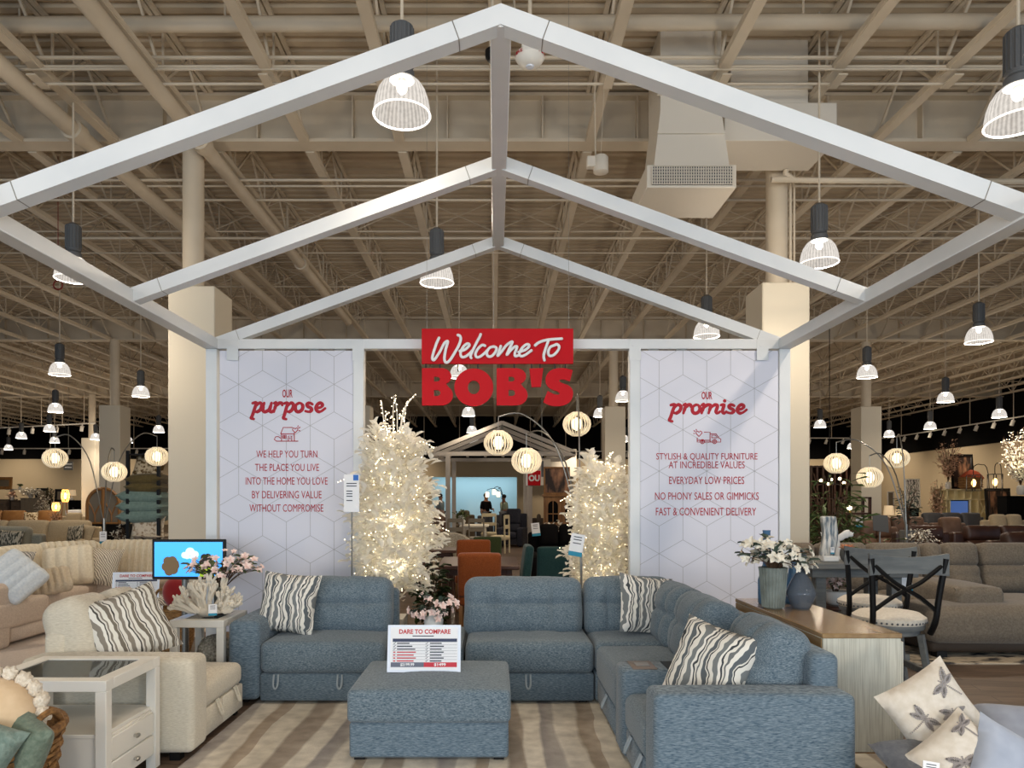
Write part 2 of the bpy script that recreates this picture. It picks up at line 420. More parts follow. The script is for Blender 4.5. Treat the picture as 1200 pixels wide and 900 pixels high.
m_floral2 = mat('fabric_flower_cream', (222, 210, 190), .9, col2=(160, 136, 108), scale=(18, 18, 18), ramp=(.5, .62))
m_picture = mat('art_brown', (44, 32, 28), .6, col2=(200, 146, 110), scale=(3.2, 3.2, 1.1), det=5, ramp=(.42, .64))
m_picbw = wave_mat('art_black_white', [(0, (220, 214, 204)), (.5, (60, 58, 56)), (.7, (226, 220, 210))], 2.6, 8, 2.2, 'X', const=False)

# rug: long soft bands
N = Nodes('rug_bands'); N.b.inputs['Roughness'].default_value = .95; N.b.inputs['Specular IOR Level'].default_value = .1
w = N.n('TexWave'); w.wave_profile = 'SAW'; w.bands_direction = 'X'
w.inputs['Scale'].default_value = .45; w.inputs['Distortion'].default_value = 2.6; w.inputs['Detail'].default_value = 5; w.inputs['Detail Scale'].default_value = 2.6
N.l(N.coord((1, .22, 1), (0, 0, R(-3))), w.inputs['Vector'])
cr = N.ramp(w.outputs['Fac'], [(0, (220, 212, 197)), (.17, (214, 206, 190)), (.2, (164, 152, 139)), (.34, (178, 166, 152)), (.37, (228, 221, 207)), (.52, (222, 214, 200)), (.55, (162, 156, 153)), (.68, (184, 177, 170)), (.71, (226, 219, 206)), (.86, (220, 211, 196)), (.89, (172, 157, 139)), (1, (186, 172, 155))])
nz = N.n('TexNoise', Scale=1.0, Detail=5.0); N.l(N.coord((9, 9, 9)), nz.inputs['Vector'])
rp = N.ramp(nz.outputs[0], [(.3, (150, 146, 142)), (.7, (255, 255, 252))])
mm = N.n('MixRGB', blend_type='MULTIPLY'); mm.inputs[0].default_value = .45; N.l(cr, mm.inputs[1]); N.l(rp, mm.inputs[2])
N.l(mm.outputs[0], N.b.inputs['Base Color'])
n2 = N.n('TexNoise', Scale=160.0); bp = N.n('Bump', Strength=.4, Distance=.01); N.l(N.coord(), n2.inputs['Vector']); N.l(n2.outputs[0], bp.inputs['Height']); N.l(bp.outputs[0], N.b.inputs['Normal'])
m_rug = N.m
m_rug2 = mat('rug_patterned', (196, 180, 156), .95, col2=(60, 58, 58), scale=(5, 9, 5), ramp=(.48, .6))
# floor planks
N = Nodes('floor_planks'); N.b.inputs['Roughness'].default_value = .42; N.b.inputs['Specular IOR Level'].default_value = .35
br = N.n('TexBrick'); br.offset = .37; br.inputs['Scale'].default_value = 1
br.inputs['Brick Width'].default_value = 1.3; br.inputs['Row Height'].default_value = .17; br.inputs['Mortar Size'].default_value = .003
br.inputs['Color1'].default_value = (*lin((128, 108, 92)), 1); br.inputs['Color2'].default_value = (*lin((110, 92, 78)), 1); br.inputs['Mortar'].default_value = (*lin((52, 44, 38)), 1)
N.l(N.coord((1, 1, 1), (0, 0, R(12))), br.inputs['Vector'])
nz = N.n('TexNoise', Scale=1.0, Detail=5.0); N.l(N.coord((2.5, 45, 1), (0, 0, R(12))), nz.inputs['Vector'])
rp = N.ramp(nz.outputs[0], [(.3, (140, 136, 132)), (.7, (255, 255, 255))])
mm = N.n('MixRGB', blend_type='MULTIPLY'); mm.inputs[0].default_value = .75; N.l(br.outputs[0], mm.inputs[1]); N.l(rp, mm.inputs[2]); N.l(mm.outputs[0], N.b.inputs['Base Color'])
m_floor = N.m

# ------------------------------------------------------------------ room shell
struct(MB().box(-34, 24, -6, 50, -.1, 0).build('floor', m_floor))
DECK = 6.85
mb = MB(); prof = []; y = -6
while y < 45.5: prof += [(y, DECK), (y + .09, DECK), (y + .11, DECK + .05), (y + .17, DECK + .05)]; y += .19
vs = []; fs = []
for i, (yy, zz) in enumerate(prof):
    vs += [(-34, yy, zz), (24, yy, zz)]
    if i: fs.append((2 * i - 2, 2 * i - 1, 2 * i + 1, 2 * i))
mb.add(vs, fs); mb.box(-34, 24, -6, 46, DECK + .12, DECK + .2)
ceiling = struct(mb.build('ceiling', m_deck, ang=0))
# girders across the room over each column row
ROWS = (9.35, 20.7, 32.0)
for yy in ROWS:
    mb = MB(); mb.box(-33.5, 23.5, yy - .012, yy + .012, 6.22, 6.78); mb.box(-33.5, 23.5, yy - .13, yy + .13, 6.18, 6.22); mb.box(-33.5, 23.5, yy - .13, yy + .13, 6.78, 6.82)
    for k in range(-27, 20): mb.box(k * 1.24 - .63, k * 1.24 - .61, yy - .12, yy + .12, 6.22, 6.78)
    mb.build('girder', m_steel, ceiling, ang=0)
# open web joists running away from the camera
mb = MB()
edges = [-3.0] + list(ROWS) + [45.0]
for a, b in zip(edges[:-1], edges[1:]):
    a += .14; b -= .14
    mb.box(-.058, .058, a, b, 6.165, 6.19)
    for sx in (-.034, .034):
        mb.box(sx - .008 + math.copysign(.022, sx), sx + .008 + math.copysign(.022, sx), a, b, 6.18, 6.235)
        mb.box(sx - .024, sx + .024, a, b, 6.80, 6.84)
    n = int((b - a) / .62); st = (b - a) / n
    for i in range(n):
        y0 = a + i * st; y1 = y0 + st
        if i % 2 == 0: mb.bar((0, y0, 6.82), (0, y1, 6.2), .028)
        else: mb.bar((0, y0, 6.2), (0, y1, 6.82), .028)
        if i % 2 == 1 and a < 22: mb.bar((0, y0, 6.2), (0, y0, 6.82), .022)
j0 = mb.build('joist', m_steel, ceiling, ang=0)
for k in range(-26, 19):
    if k == 0: continue
    j = j0.copy(); C.objects.link(j); j.location.x = k * 1.24
# cross bridging between joists
for yy in (4.2, 6.6, 12.4, 15.6, 18.2, 24.0, 28.0, 35.0, 39.0):
    mb = MB(); mb.tube([(-33, yy, 6.22), (23.5, yy, 6.22)], .014, 5); mb.tube([(-33, yy, 6.76), (23.5, yy, 6.76)], .014, 5)
    for k in range(-14, 12):
        if abs(k) < 12 and yy < 20:
            mb.tube([(k * 1.24, yy, 6.22), (k * 1.24 + 1.24, yy, 6.76)], .009, 4); mb.tube([(k * 1.24, yy + .03, 6.76), (k * 1.24 + 1.24, yy + .03, 6.22)], .009, 4)
    mb.build('bridging', m_steel, ceiling, ang=0)
# walls
mb = MB(); mb.box(-34, -4.0, 45, 45.3, 0, 4.16); mb.box(1.4, 24, 45, 45.3, 0, 4.16); mb.box(-4.0, 1.4, 45, 45.3, 3.02, 4.16)
struct(mb.build('wall_back', m_wall, ang=0))
struct(MB().box(-34, 24, 44.9, 45.25, 4.16, 6.85).build('wall_back_upper', m_black, ang=0))
struct(MB().box(23, 23.3, 12, 45, 0, 4.16).build('wall_right', m_wall, ang=0))
struct(MB().box(22.9, 23.3, 12, 45, 4.16, 6.85).build('wall_right_upper', m_black, ang=0))
struct(MB().box(-34.2, -34, -6, 45, 0, 4.16).build('wall_left', m_wall, ang=0))
struct(MB().box(-34.2, -33.9, -6, 45, 4.16, 6.85).build('wall_left_upper', m_black, ang=0))
mb = MB(); mb.box(-6, 3.4, 49, 49.2, 0, 3.6); mb.box(-6.2, -6, 45.3, 49.2, 0, 3.6); mb.box(3.4, 3.6, 45.3, 49.2, 0, 3.6); mb.box(-6.2, 3.6, 45.3, 49.2, 3.6, 3.7)
struct(mb.build('wall_alcove', m_alcove, ang=0))
mb = MB(); mb.box(pX(640, 43), pX(676, 43), 43.2, 44.9, 3.0, pZ(526, 43))
struct(mb.build('wall_soffit', m_duct, ang=0))

# columns: wrapped base, round steel above
def column(x, y, label, group=None, w=.6, top=4.25, dx=0):
    t = struct(thing('column', label, 'column', (x, y, 0), 0, group))
    MB().box(-w / 2, w / 2, -w / 2, w / 2, 0, top, .012).build('wrap', m_column, t)
    MB().box(-w / 2 - .012, w / 2 + .012, -w / 2 - .012, w / 2 + .012, 0, .12, .004).build('column_base', m_white, t)
    MB().lathe([(.135, top), (.135, 6.18)], 24, (dx, 0, 0)).build('steel_post', m_steel, t)
    return t
column(-3.88, 9.35, 'square cream column behind the left white banner', dx=-.1)
t = column(3.66, 9.2, 'square cream column behind the right white banner')
mb = MB(); mb.tube([(.17, -.02, 4.25), (.17, -.02, 6.15)], .02, 8); mb.tube([(.22, -.02, 4.25), (.22, -.02, 6.15)], .014, 8); mb.build('riser_pipe', m_steel, t)
column(-11.05, 20.6, 'far square column left behind the arched wooden mirror')
column(-17.75, 31.2, 'farthest square column by the left back wall')
column(-3.9, 20.7, 'far square column hidden by the left white tree')
column(3.5, 20.9, 'far square column behind the right white tree')
column(10.95, 20.9, 'far square column behind the right globe arc lamp')

# ------------------------------------------------------------------ services under the roof
def fixture(mb, name, label, cat, m, loc=(0, 0, 0), group=None, ang=38):
    o = mb.build(name, m, ang=ang); return tag(o, label, cat, group)
def pipe(p, q, r, label, couplings=()):
    mb = MB(); mb.tube([p, q], r, 14)
    d = (Vector(q) - Vector(p))
    for c in couplings:
        a = Vector(p) + d * c; e = d.normalized() * .09; mb.tube([a - e, a - e * .98, a + e * .98, a + e], [r, r * 1.32, r * 1.32, r], 14)
    # hangers
    L = d.length
    for k in range(int(L // 3) + 1):
        a = Vector(p) + d * ((k + .4) * 3 / L if L > 3 else .5)
        if (a - Vector(p)).length < L: mb.tube([a + Vector((0, 0, r * .5)), (a.x, a.y, DECK + .02)], .012, 5)
    return tag(mb.build('pipe', m_steel), label, 'pipe')
pipe((-3.73, 2.5, 6.05), (-3.73, 18, 6.05), .092, 'thick pipe running back above the left column', (.42, .72))
pipe((-5.17, 3.5, 6.05), (-5.17, 18, 6.05), .1, 'thick pipe at far left running back under the joists', (.36, .6))
pipe((-16, 7.35, 6.4), (12, 7.35, 6.5), .075, 'thick pipe crossing the top of the picture')
mb = MB()
for yy, zz, r in ((7.62, 6.27, .02), (7.7, 6.22, .02), (7.78, 6.08, .016), (7.66, 6.17, .014)):
    mb.tube([(-13, yy, zz), (13, yy, zz)], r, 6)
for k in range(-10, 11): mb.box(k * 1.24 - .05, k * 1.24 + .05, 7.56, 7.82, 6.05, 6.065)
tag(mb.build('conduit_run', m_steel), 'bundle of conduits crossing just before the girder', 'conduit')
mb = MB()
for yy, zz, r in ((10.2, 6.12, .02), (10.35, 6.1, .015), (10.9, 6.13, .02), (12.4, 6.1, .022), (13.2, 6.12, .012)):
    mb.tube([(-16, yy, zz), (16, yy, zz)], r, 6)
tag(mb.build('conduit_run', m_steel), 'bundle of conduits crossing just behind the girder', 'conduit')
mb = MB(); mb.tube([(3.66, 8.9, 5.66), (3.66, 8.9, 5.6), (3.75, 8.9, 5.55), (3.85, 8.9, 5.53), (9, 8.9, 5.5)], .035, 8, sm=4)
tag(mb.build('drain_pipe', m_steel), 'bent thin pipe right of the ceiling ducts', 'pipe')

d1 = thing('air_diffuser', 'white ceiling duct with a louvred grille on its front', 'duct', (2.0, 7.9, 0))
y0 = 7.9
def bx(u0, u1, v0, v1, d, dep): return (pX(u0, d), pX(u1, d), d, d + dep, pZ(v1, d), pZ(v0, d))
MB().box(*bx(758, 863, 193, 220, 7.9, .85), .006).build('plenum', m_duct, d1, world=True)
mb = MB(); mb.prism([(pX(768, 7.9), pZ(193, 7.9)), (pX(858, 7.9), pZ(193, 7.9)), (pX(848, 7.9), 5.9), (pX(848, 7.9), DECK), (pX(776, 7.9), DECK), (pX(776, 7.9), 5.9)], 7.98, 8.6)
mb.build('drop_duct', m_duct, d1, world=True)
mb = MB()
for v in (150, 104): mb.box(pX(772, 7.9), pX(852, 7.9), 7.955, 7.985, pZ(v, 7.9) - .03, pZ(v, 7.9))
mb.build('seam_flange', m_duct, d1, world=True)
mb = MB(); mb.box(pX(764, 7.9), pX(858, 7.9), 7.885, 7.9, pZ(217, 7.9), pZ(196, 7.9)); mb.build('grille_recess', m_grille, d1, world=True)
mb = MB()
for i in range(34): x = pX(764, 7.9) + (pX(858, 7.9) - pX(764, 7.9)) * i / 33; mb.box(x - .006, x + .006, 7.87, 7.89, pZ(217, 7.9), pZ(196, 7.9))
for i in range(7): z = pZ(217, 7.9) + (pZ(196, 7.9) - pZ(217, 7.9)) * i / 6; mb.box(pX(764, 7.9), pX(858, 7.9), 7.862, 7.874, z - .003, z + .003)
mb.build('grille', m_duct, d1, world=True)
d2 = thing('duct_box', 'wide white ceiling duct box beside the louvred one', 'duct', (3.3, 8.2, 0))
MB().box(pX(849, 8.2), pX(981, 8.2), 8.2, 8.95, pZ(165, 8.2), pZ(120, 8.2), .006).build('plenum', m_duct, d2, world=True)
MB().box(pX(857, 8.2), pX(948, 8.2), 8.22, 8.9, pZ(120, 8.2), DECK, .004).build('drop_duct', m_duct, d2, world=True)
mb = MB(); mb.box(pX(853, 8.2), pX(952, 8.2), 8.19, 8.22, pZ(104, 8.2), pZ(101, 8.2)); mb.build('seam_flange', m_duct, d2, world=True)

al = thing('fire_strobe', 'round white fire alarm strobe below the roof ridge', 'alarm', (pX(621, 6.0), 6.0, pZ(78, 6.0)))
mb = MB(); mb.lathe([(.02, .0), (.06, .005), (.1, .03), (.125, .07), (.12, .1), (.06, .12), (.06, .2), (.0601, .2)], 28); mb.box(-.07, .07, -.05, .05, .12, .2, .01); mb.build('housing', m_white, al)
mb = MB(); mb.lathe([(.001, -.012), (.03, -.008), (.042, .012)], 18); mb.build('lens', m_acryl, al)
mb = MB(); mb.tube([(0, 0, .2), (0, 0, DECK - pZ(78, 6.0) + .02)], .017, 8); mb.build('stem', m_steel, al)
mb = MB()
for i, ch in enumerate('FIRE'):
    a = R(-90 + 38 + i * 12); mb.M = T(.127 * math.cos(a), .127 * math.sin(a), .075, rx=R(0), rz=a + R(90)); put_text(mb, ch, -.011, .011, -.013, .013, -.002, .02)
for i, ch in enumerate('FIRE'):
    a = R(-90 - 72 + i * 12); mb.M = T(.127 * math.cos(a), .127 * math.sin(a), .075, rx=R(0), rz=a + R(90)); put_text(mb, ch, -.011, .011, -.013, .013, -.002, .02)
mb.build('lettering', m_crimson, al, ang=0)
cm = thing('dome_camera', 'small black dome camera behind the ridge beam', 'camera', (pX(577, 6.3), 6.3, pZ(73, 6.3)))
mb = MB(); mb.lathe([(.001, 0), (.04, .008), (.062, .04), (.065, .07), (.065, .1), (.03, .13)], 20); mb.build('dome', m_black_metal, cm)
MB().tube([(0, 0, .12), (0, 0, DECK - pZ(73, 6.3) + .02)], .014, 8).build('stem', m_steel, cm)
sp = thing('ceiling_speaker', 'white cylinder speaker hung by wires under the joists', 'speaker', (pX(701, 8.0), 8.0, pZ(203, 8.0)))
mb = MB(); mb.lathe([(.06, 0), (.085, .01), (.085, .17), (.07, .19)], 18, (.03, 0, 0)); mb.box(-.13, -.03, -.05, .05, .06, .18, .01); mb.build('body', m_duct, sp)
mb = MB(); mb.tube([(-.03, 0, .15), (-.05, 0, DECK - pZ(203, 8.0) + .02)], .008, 6); mb.tube([(.03, 0, .18), (.1, 0, DECK - pZ(203, 8.0) + .02)], .003, 4); mb.build('hanger_wire', m_steel, sp)

# pendants
def pendant_proto():
    t = thing('pendant_lamp', '', 'pendant', (0, 0, 4.05))
    prof = [(.2, 0), (.197, .05), (.186, .11), (.165, .17), (.135, .215), (.1, .245), (.085, .25)]
    sh = MB().lathe(prof, 40, cap=False).build('glass_shade', m_shade, t, ang=60)
    MB().tube([(.2 * math.cos(R(a)), .2 * math.sin(R(a)), 0) for a in range(0, 361, 12)], .007, 6, False).build('rim', m_rim, sh)
    mb = MB(); mb.lathe([(.088, .245), (.088, .3), (.072, .32)], 24)
    mb.lathe([(.072, .32), (.08, .33), (.08, .62), (.04, .65), (.02, .66)], 24)
    for k in range(16):
        a = R(k * 22.5); mb.bar((.08 * math.cos(a), .08 * math.sin(a), .35), (.08 * math.cos(a), .08 * math.sin(a), .61), .012, .012)
    mb.build('housing', m_dark, t)
    MB().tube([(0, 0, .45), (0, 0, DECK - 4.05 + .02)], .012, 8).build('stem', m_steel, t)
    MB().ball((0, 0, .2), (.04, .04, .05), 10, 6).build('bulb', m_bulb, t)
    return t
pp = pendant_proto(); first = True
G_FAR = 'distant bell pendants'
PEND = [(471, 4.5, 'largest bell glass pendant, hanging just left of the roof ridge'),
        (1193, 4.87, 'bell glass pendant cut off by the right picture edge'),
        (86, 8.3, 'bell glass pendant partly behind the left eave beam'),
        (960, 7.75, 'bell glass pendant in front of the right round steel post'),
        (512, 8.45, 'bell glass pendant behind the smallest gable, above the red sign'),
        (828, 11.2, 'bell glass pendant just above the right white banner'),
        (1147, 11.6, 'bell glass pendant at right below the eave beam corner'),
        (1016, 14.9, 'bell glass pendant in front of the far right column'),
        (70, 14.6, 'bell glass pendant at left with a red ring cable above'),
        (165, 17.6, 'bell glass pendant just left of the left cream column'),
        (1108, 18.6, 'bell glass pendant near the right wall truss line'),
        (730, 18.4, 'bell glass pendant beside the right banner post, in the opening'),
        (538, 14.9, 'bell glass pendant seen between the red letters B and O')]
FARL = [(65, 20.7), (58, 26.5), (25, 29.4), (186, 26.8), (64, 31.6), (112, 30), (150, 31.6), (10, 36)]
FARC = [(549, 21.6), (553, 27), (556, 32), (703, 21.8), (732, 31)]
FARR = [(1171, 22), (961, 25), (1090, 25.5), (1042, 28.6), (998, 35)]
def put_pendant(u, d, label, group, light_e):
    near = d < 4.6
    z = 3.95 if near else 4.1
    o = copy_tree(pp, (pX(u, d), d, z), 0, label, .9 if near else 1.0); o['group'] = group
    for c in o.children:
        if c.name.startswith('stem'): c.scale.z = (DECK + .02 - z) / (DECK + .02 - 4.05) / o.scale.z
    light('pendant_light', 'POINT', (pX(u, d), d, z + .12), light_e * (.45 if near else 1), WARM, .09)
for u, d, lb in PEND: put_pendant(u, d, lb, 'bell glass pendants', 165)
for L, lb in ((FARL, 'small far bell pendant hanging before the dark left wall'), (FARC, 'small far bell pendant in the central opening under the sign'), (FARR, 'small far bell pendant at right before the dark wall')):
    for u, d in L: put_pendant(u, d, lb, G_FAR, 185)
for c in list(pp.children_recursive): bpy.data.objects.remove(c)
bpy.data.objects.remove(pp)
rc = MB(); rc.tube([(pX(68, 11) + .07 * math.cos(R(a)), 11, pZ(334, 11) + .07 * math.sin(R(a))) for a in range(0, 361, 20)], .012, 6, False); rc.tube([(pX(68, 11), 11, pZ(334, 11) + .07), (pX(68, 11), 11, DECK + .02)], .006, 5)
tag(rc.build('cable_ring', mat('ring_red', (120, 40, 34), .6)), 'small red ring of cable hanging at left', 'cable')

# track lights along the far walls
def track(p, q, n, label):
    p, q = Vector(p), Vector(q); t = thing('track_light', label, 'track light', p)
    mb = MB(); mb.bar(p, q, .05, .05); mb.build('rail', m_white, t, world=True)
    mb = MB()
    for i in range(7): a = p.lerp(q, (i + .5) / 7); mb = MB(); mb.tube([a, (a.x, a.y, DECK + .02)], .018, 5); mb.build('hanger', m_steel, t, world=True)
    for i in range(n):
        a = p.lerp(q, (i + .5) / n); mb = MB(); mb.tube([a, a - Vector((0, 0, .12))], .03, 6); mb.tube([a - Vector((0, 0, .1)), a - Vector((.06, -.04, .32))], .075, 8); mb.build('spot_head', m_white, t, world=True)
track((13.2, 39, 4.96), (21.5, 39, 4.96), 9, 'track of spotlights crossing before the far right wall')
track((21.6, 39, 4.96), (21.6, 20, 4.96), 17, 'track of spotlights running along the right wall')
track((-31, 40, 4.46), (-14.5, 40, 4.46), 13, 'long track of spotlights before the far left wall')
track((-26, 34, 4.9), (-17.5, 31, 4.9), 6, 'short slanted track of spotlights at far left')
track((-5, 40, 4.3), (9, 40, 4.3), 14, 'track of spotlights behind the far grey gable frame')

# ------------------------------------------------------------------ the white gable frame
CX, HW, YF, YM, YB = .03, 2.735, 3.66, 5.23, 6.8
ZE, ZR, BM = 3.0, 3.985, .1
fr = thing('gable_frame', 'white metal house frame with three gables over the display', 'frame', (CX, 5.2, 0))
for y in (YF, YB):
    for s in (-1, 1): MB().box(CX + s * (HW + (.09 if y == YF else 0)) - .053, CX + s * (HW + (.09 if y == YF else 0)) + .053, y - .05, y + .05, 0, ZE - .05, .004).build('post', m_beam, fr, world=True)
for x in (pX(421, YB), pX(743, YB)): MB().box(x - .05, x + .05, YB - .05, YB + .05, 0, ZE - .05, .004).build('post', m_beam, fr, world=True)
for s in (-1, 1): MB().box(CX + s * HW - .06, CX + s * HW + .06, YF - .4, YB + .05, ZE - .05, ZE + .05, .004).build('eave_beam', m_beam, fr, world=True)
mb = MB(); mb.box(CX - .055, CX + .055, YF - .04, YB + .05, ZR - .06, ZR + .04, .004); mb.build('ridge_beam', m_beam, fr, world=True)
MB().box(CX - HW, CX + HW, YB - .05, YB + .05, ZE - .05, ZE + .045, .004).build('tie_beam', m_beam, fr, world=True)
for y in (YF, YM, YB):
    for s in (-1, 1):
        a = Vector((CX + s * (HW - .02), y, ZE)); b = Vector((CX - s * .0, y, ZR)); d = (b - a).normalized()
        mb = MB(); n = Vector((-d.z, 0, d.x)) if s < 0 else Vector((d.z, 0, -d.x)); n = n if n.z > 0 else -n
        p = [a - n * BM / 2, a + n * BM / 2, Vector((CX, y, ZR + BM / 2 / abs(n.z))), Vector((CX, y, ZR - BM / 2 / abs(n.z)))]
        mb.prism([(q.x, q.z) for q in p], y - BM * .485, y + BM * .485)
        for t in (.085, .915): q = a.lerp(b, t); mb.m = 1; mb.bar(q - d * .002, q + d * .002, BM + .003, BM + .003, up=n); mb.m = 0
        mb.build('rafter', [m_beam, m_nickel], fr, ang=0, world=True)
for x in (-2.5, pX(421, YB), pX(743, YB), 2.55):
    mb = MB(); mb.box(x - .055, x + .055, YB - .054, YB - .05, ZE - .16, ZE + .04)
    for z in (ZE - .12, ZE - .02): mb.tube([(x - .02, YB - .058, z), (x - .02, YB - .054, z)], .006, 6)
    mb.build('bracket_plate', m_beam, fr, world=True)

# ------------------------------------------------------------------ banners
BY = 6.77
def banner(u0, u1, label, texts, icon, off):
    x0, x1 = pX(u0, BY), pX(u1, BY); z0, z1 = .25, pZ(411, BY)
    t = thing('banner', label, 'banner', ((x0 + x1) / 2, BY, z0), 0, 'white text banners')
    mb = MB(); mb.box(x0, x1, BY, BY + .012, z0, z1)
    mb.m = 1; a = .263; w = a * math.sqrt(3) / 2; y = BY - .002
    def seg(p, q):
        (ax, az), (bx_, bz) = p, q; t0, t1 = 0, 1
        for lo, hi, s0, s1 in ((x0, x1, ax, bx_), (z0, z1, az, bz)):
            d = s1 - s0
            if abs(d) < 1e-9:
                if not lo <= s0 <= hi: return
                continue
            r0, r1 = sorted(((lo - s0) / d, (hi - s0) / d)); t0 = max(t0, r0); t1 = min(t1, r1)
        if t0 >= t1: return
        A = (ax + (bx_ - ax) * t0, y, az + (bz - az) * t0); B = (ax + (bx_ - ax) * t1, y, az + (bz - az) * t1)
        d = (Vector(B) - Vector(A)).normalized(); n = Vector((-d.z, 0, d.x)) * .0022
        mb.quad(Vector(A) - n, Vector(B) - n, Vector(B) + n, Vector(A) + n)
    ox, oz = off
    for r in range(-2, 9):
        for c in range(-1, 8):
            cx = x0 + ox + (c * 2 + (r % 2)) * w; cz = z0 + oz + r * 1.5 * a
            P = [(cx + a * math.cos(R(30 + 60 * k)), cz + a * math.sin(R(30 + 60 * k))) for k in range(6)]
            for k in (0, 1, 2): seg(P[k], P[k + 1])
            for k in (0, 2, 4): seg((cx, cz), P[k])
    mb.build('panel', [m_banner, m_line], t, ang=0, world=True)
    for s, a0, a1, v0, v1, bold, sh in texts:
        mb = MB()
        if s in SCRIPT:
            ox, sc = (260, 5) if s == 'purpose' else (740, 5)
            mb.M = Matrix.Translation((0, BY - .001, 0)) @ Matrix.Diagonal((1, .35, 1, 1))
            for st in SCRIPT[s]:
                q = [(pX(ox + x / sc, BY), 0, pZ(440 + y / sc, BY)) for x, y in st]
                if len(q) == 1: mb.ball(q[0], .017, 10, 6); continue
                mb.tube(q, [.0138, .0172, .0172, .013], 8, sm=4)
                for e in (q[0], q[-1]): mb.ball(e, .0125, 8, 5)
        else: put_text(mb, s, pX(a0, BY), pX(a1, BY), pZ(v1, BY), pZ(v0, BY), BY - .004, bold, sh)
        mb.build('lettering', m_crimson, t, ang=0, world=True)
    mb = MB()
    for st in icon: mb.tube([(pX(u, BY), BY - .003, pZ(v, BY)) for u, v in st], .0042, 5)
    mb.build('icon', m_crimson, t, world=True)
    mb = MB()
    for q in (.1, .3, .7, .9): x = x0 + (x1 - x0) * q; mb.box(x - .05, x + .05, BY - .006, BY + .02, z1, z1 + .012)
    mb.build('clip', m_nickel, t, world=True)
    return t
def circ(u, v, r, a0=0, a1=360): return [(u + r * math.cos(R(a)), v + r * math.sin(R(a))) for a in range(a0, a1 + 1, 30)]
def heart(u, v, r): return [(u, v + r), (u - r, v - .1 * r), (u - r * .8, v - .7 * r), (u - .4 * r, v - .8 * r), (u, v - .35 * r), (u + .4 * r, v - .8 * r), (u + .8 * r, v - .7 * r), (u + r, v - .1 * r), (u, v + r)]
house = [[(329, 508.5), (332, 501), (343, 501)], [(329, 508.5), (345, 508.5)], [(330, 508.5), (330, 517)], [(324, 517), (349.5, 517)], [(345, 507), (345, 517)],
         [(324, 517), (321.5, 515), (323, 512), (326, 511.5), (329, 513.5)], heart(346, 504, 3.2), [(349.5, 502), (352, 500.5)], [(348.8, 500.5), (349.8, 498.6)], [(350, 504.5), (352, 505)],
         [(331.8, 510.2), (335.6, 510.2), (335.6, 513.8), (331.8, 513.8), (331.8, 510.2)], [(333.7, 510.2), (333.7, 513.8)], [(331.8, 512), (335.6, 512)], [(338, 517), (338, 511), (342, 511), (342, 517)], [(340, 513), (340, 515)]]
truck = [[(817, 513), (817, 518), (820, 518)], [(825, 506.5), (832, 506.5), (832, 518)], [(832, 508.5), (839, 508.5), (842.5, 513.5), (844.5, 514.5), (844.5, 518), (840, 518)], [(834, 513), (834, 510), (838, 510), (840.5, 513), (834, 513)],
         [(825.5, 518), (834.5, 518)], [(817, 516), (832, 516)], circ(823, 517.5, 2.4), circ(823, 517.5, .9), circ(837.3, 517.5, 2.4), circ(837.3, 517.5, .9), heart(819, 508, 3.6), [(812.5, 508), (814, 508)], [(812.8, 504.5), (814.6, 505.8)], [(815.6, 502.8), (816.3, 504.6)]]
SCRIPT = {'purpose': [[(180, 163), (203, 159), (192, 195), (179, 235), (172, 251), (187, 255)], [(202, 176), (222, 161), (234, 173), (226, 200), (206, 213), (191, 210)], [(248, 161), (242, 185), (241, 205), (252, 213), (270, 205), (283, 185)], [(291, 161), (283, 190), (281, 207), (292, 213), (304, 203)],
    [(306, 163), (320, 161), (313, 185), (305, 213)], [(316, 180), (335, 163), (351, 163), (354, 174)], [(366, 164), (386, 161), (377, 195), (366, 234), (361, 251), (377, 256)], [(386, 177), (406, 161), (420, 173), (412, 200), (394, 213), (379, 209)],
    [(453, 161), (436, 172), (430, 192), (438, 210), (454, 212), (470, 200), (475, 180), (466, 165), (453, 161)], [(531, 169), (515, 161), (499, 169), (504, 182), (521, 190), (527, 203), (512, 213), (490, 209)], [(556, 191), (580, 186), (590, 171), (576, 161), (560, 171), (551, 192), (562, 211), (582, 210), (605, 193)]],
  'promise': [[(230, 174), (254, 170), (242, 205), (229, 245), (222, 263), (239, 269)], [(253, 186), (273, 171), (290, 183), (282, 208), (262, 221), (246, 217)], [(305, 173), (320, 171), (311, 198), (304, 221)], [(316, 190), (332, 173), (346, 173), (348, 184)],
    [(379, 171), (362, 182), (356, 202), (364, 219), (380, 221), (396, 210), (401, 190), (392, 175), (379, 171)], [(412, 173), (426, 171), (418, 198), (411, 221)], [(421, 192), (444, 173), (464, 176), (460, 195), (452, 221)], [(462, 192), (486, 173), (504, 177), (499, 198), (495, 213), (505, 221), (518, 212)],
    [(524, 174), (542, 171), (535, 198), (533, 214), (544, 221), (555, 212)], [(546, 149)], [(602, 178), (587, 171), (571, 179), (576, 191), (593, 199), (599, 211), (583, 221), (562, 217)], [(624, 200), (648, 195), (658, 180), (645, 171), (629, 181), (619, 202), (630, 220), (651, 218), (674, 201)]]}
B1 = [('OUR', 331, 343, 456.5, 466, .02, 0), ('purpose', 293, 381, 470.5, 492, .035, .28), ('WE HELP YOU TURN', 300.5, 372, 528, 536.3, 0, 0), ('THE PLACE YOU LIVE', 299, 374, 543.5, 552, 0, 0),
      ('INTO THE HOME YOU LOVE', 288, 384, 559.3, 568, 0, 0), ('BY DELIVERING VALUE', 295.5, 377, 575.3, 584, 0, 0), ('WITHOUT COMPROMISE', 292.5, 379, 591, 599.7, 0, 0)]
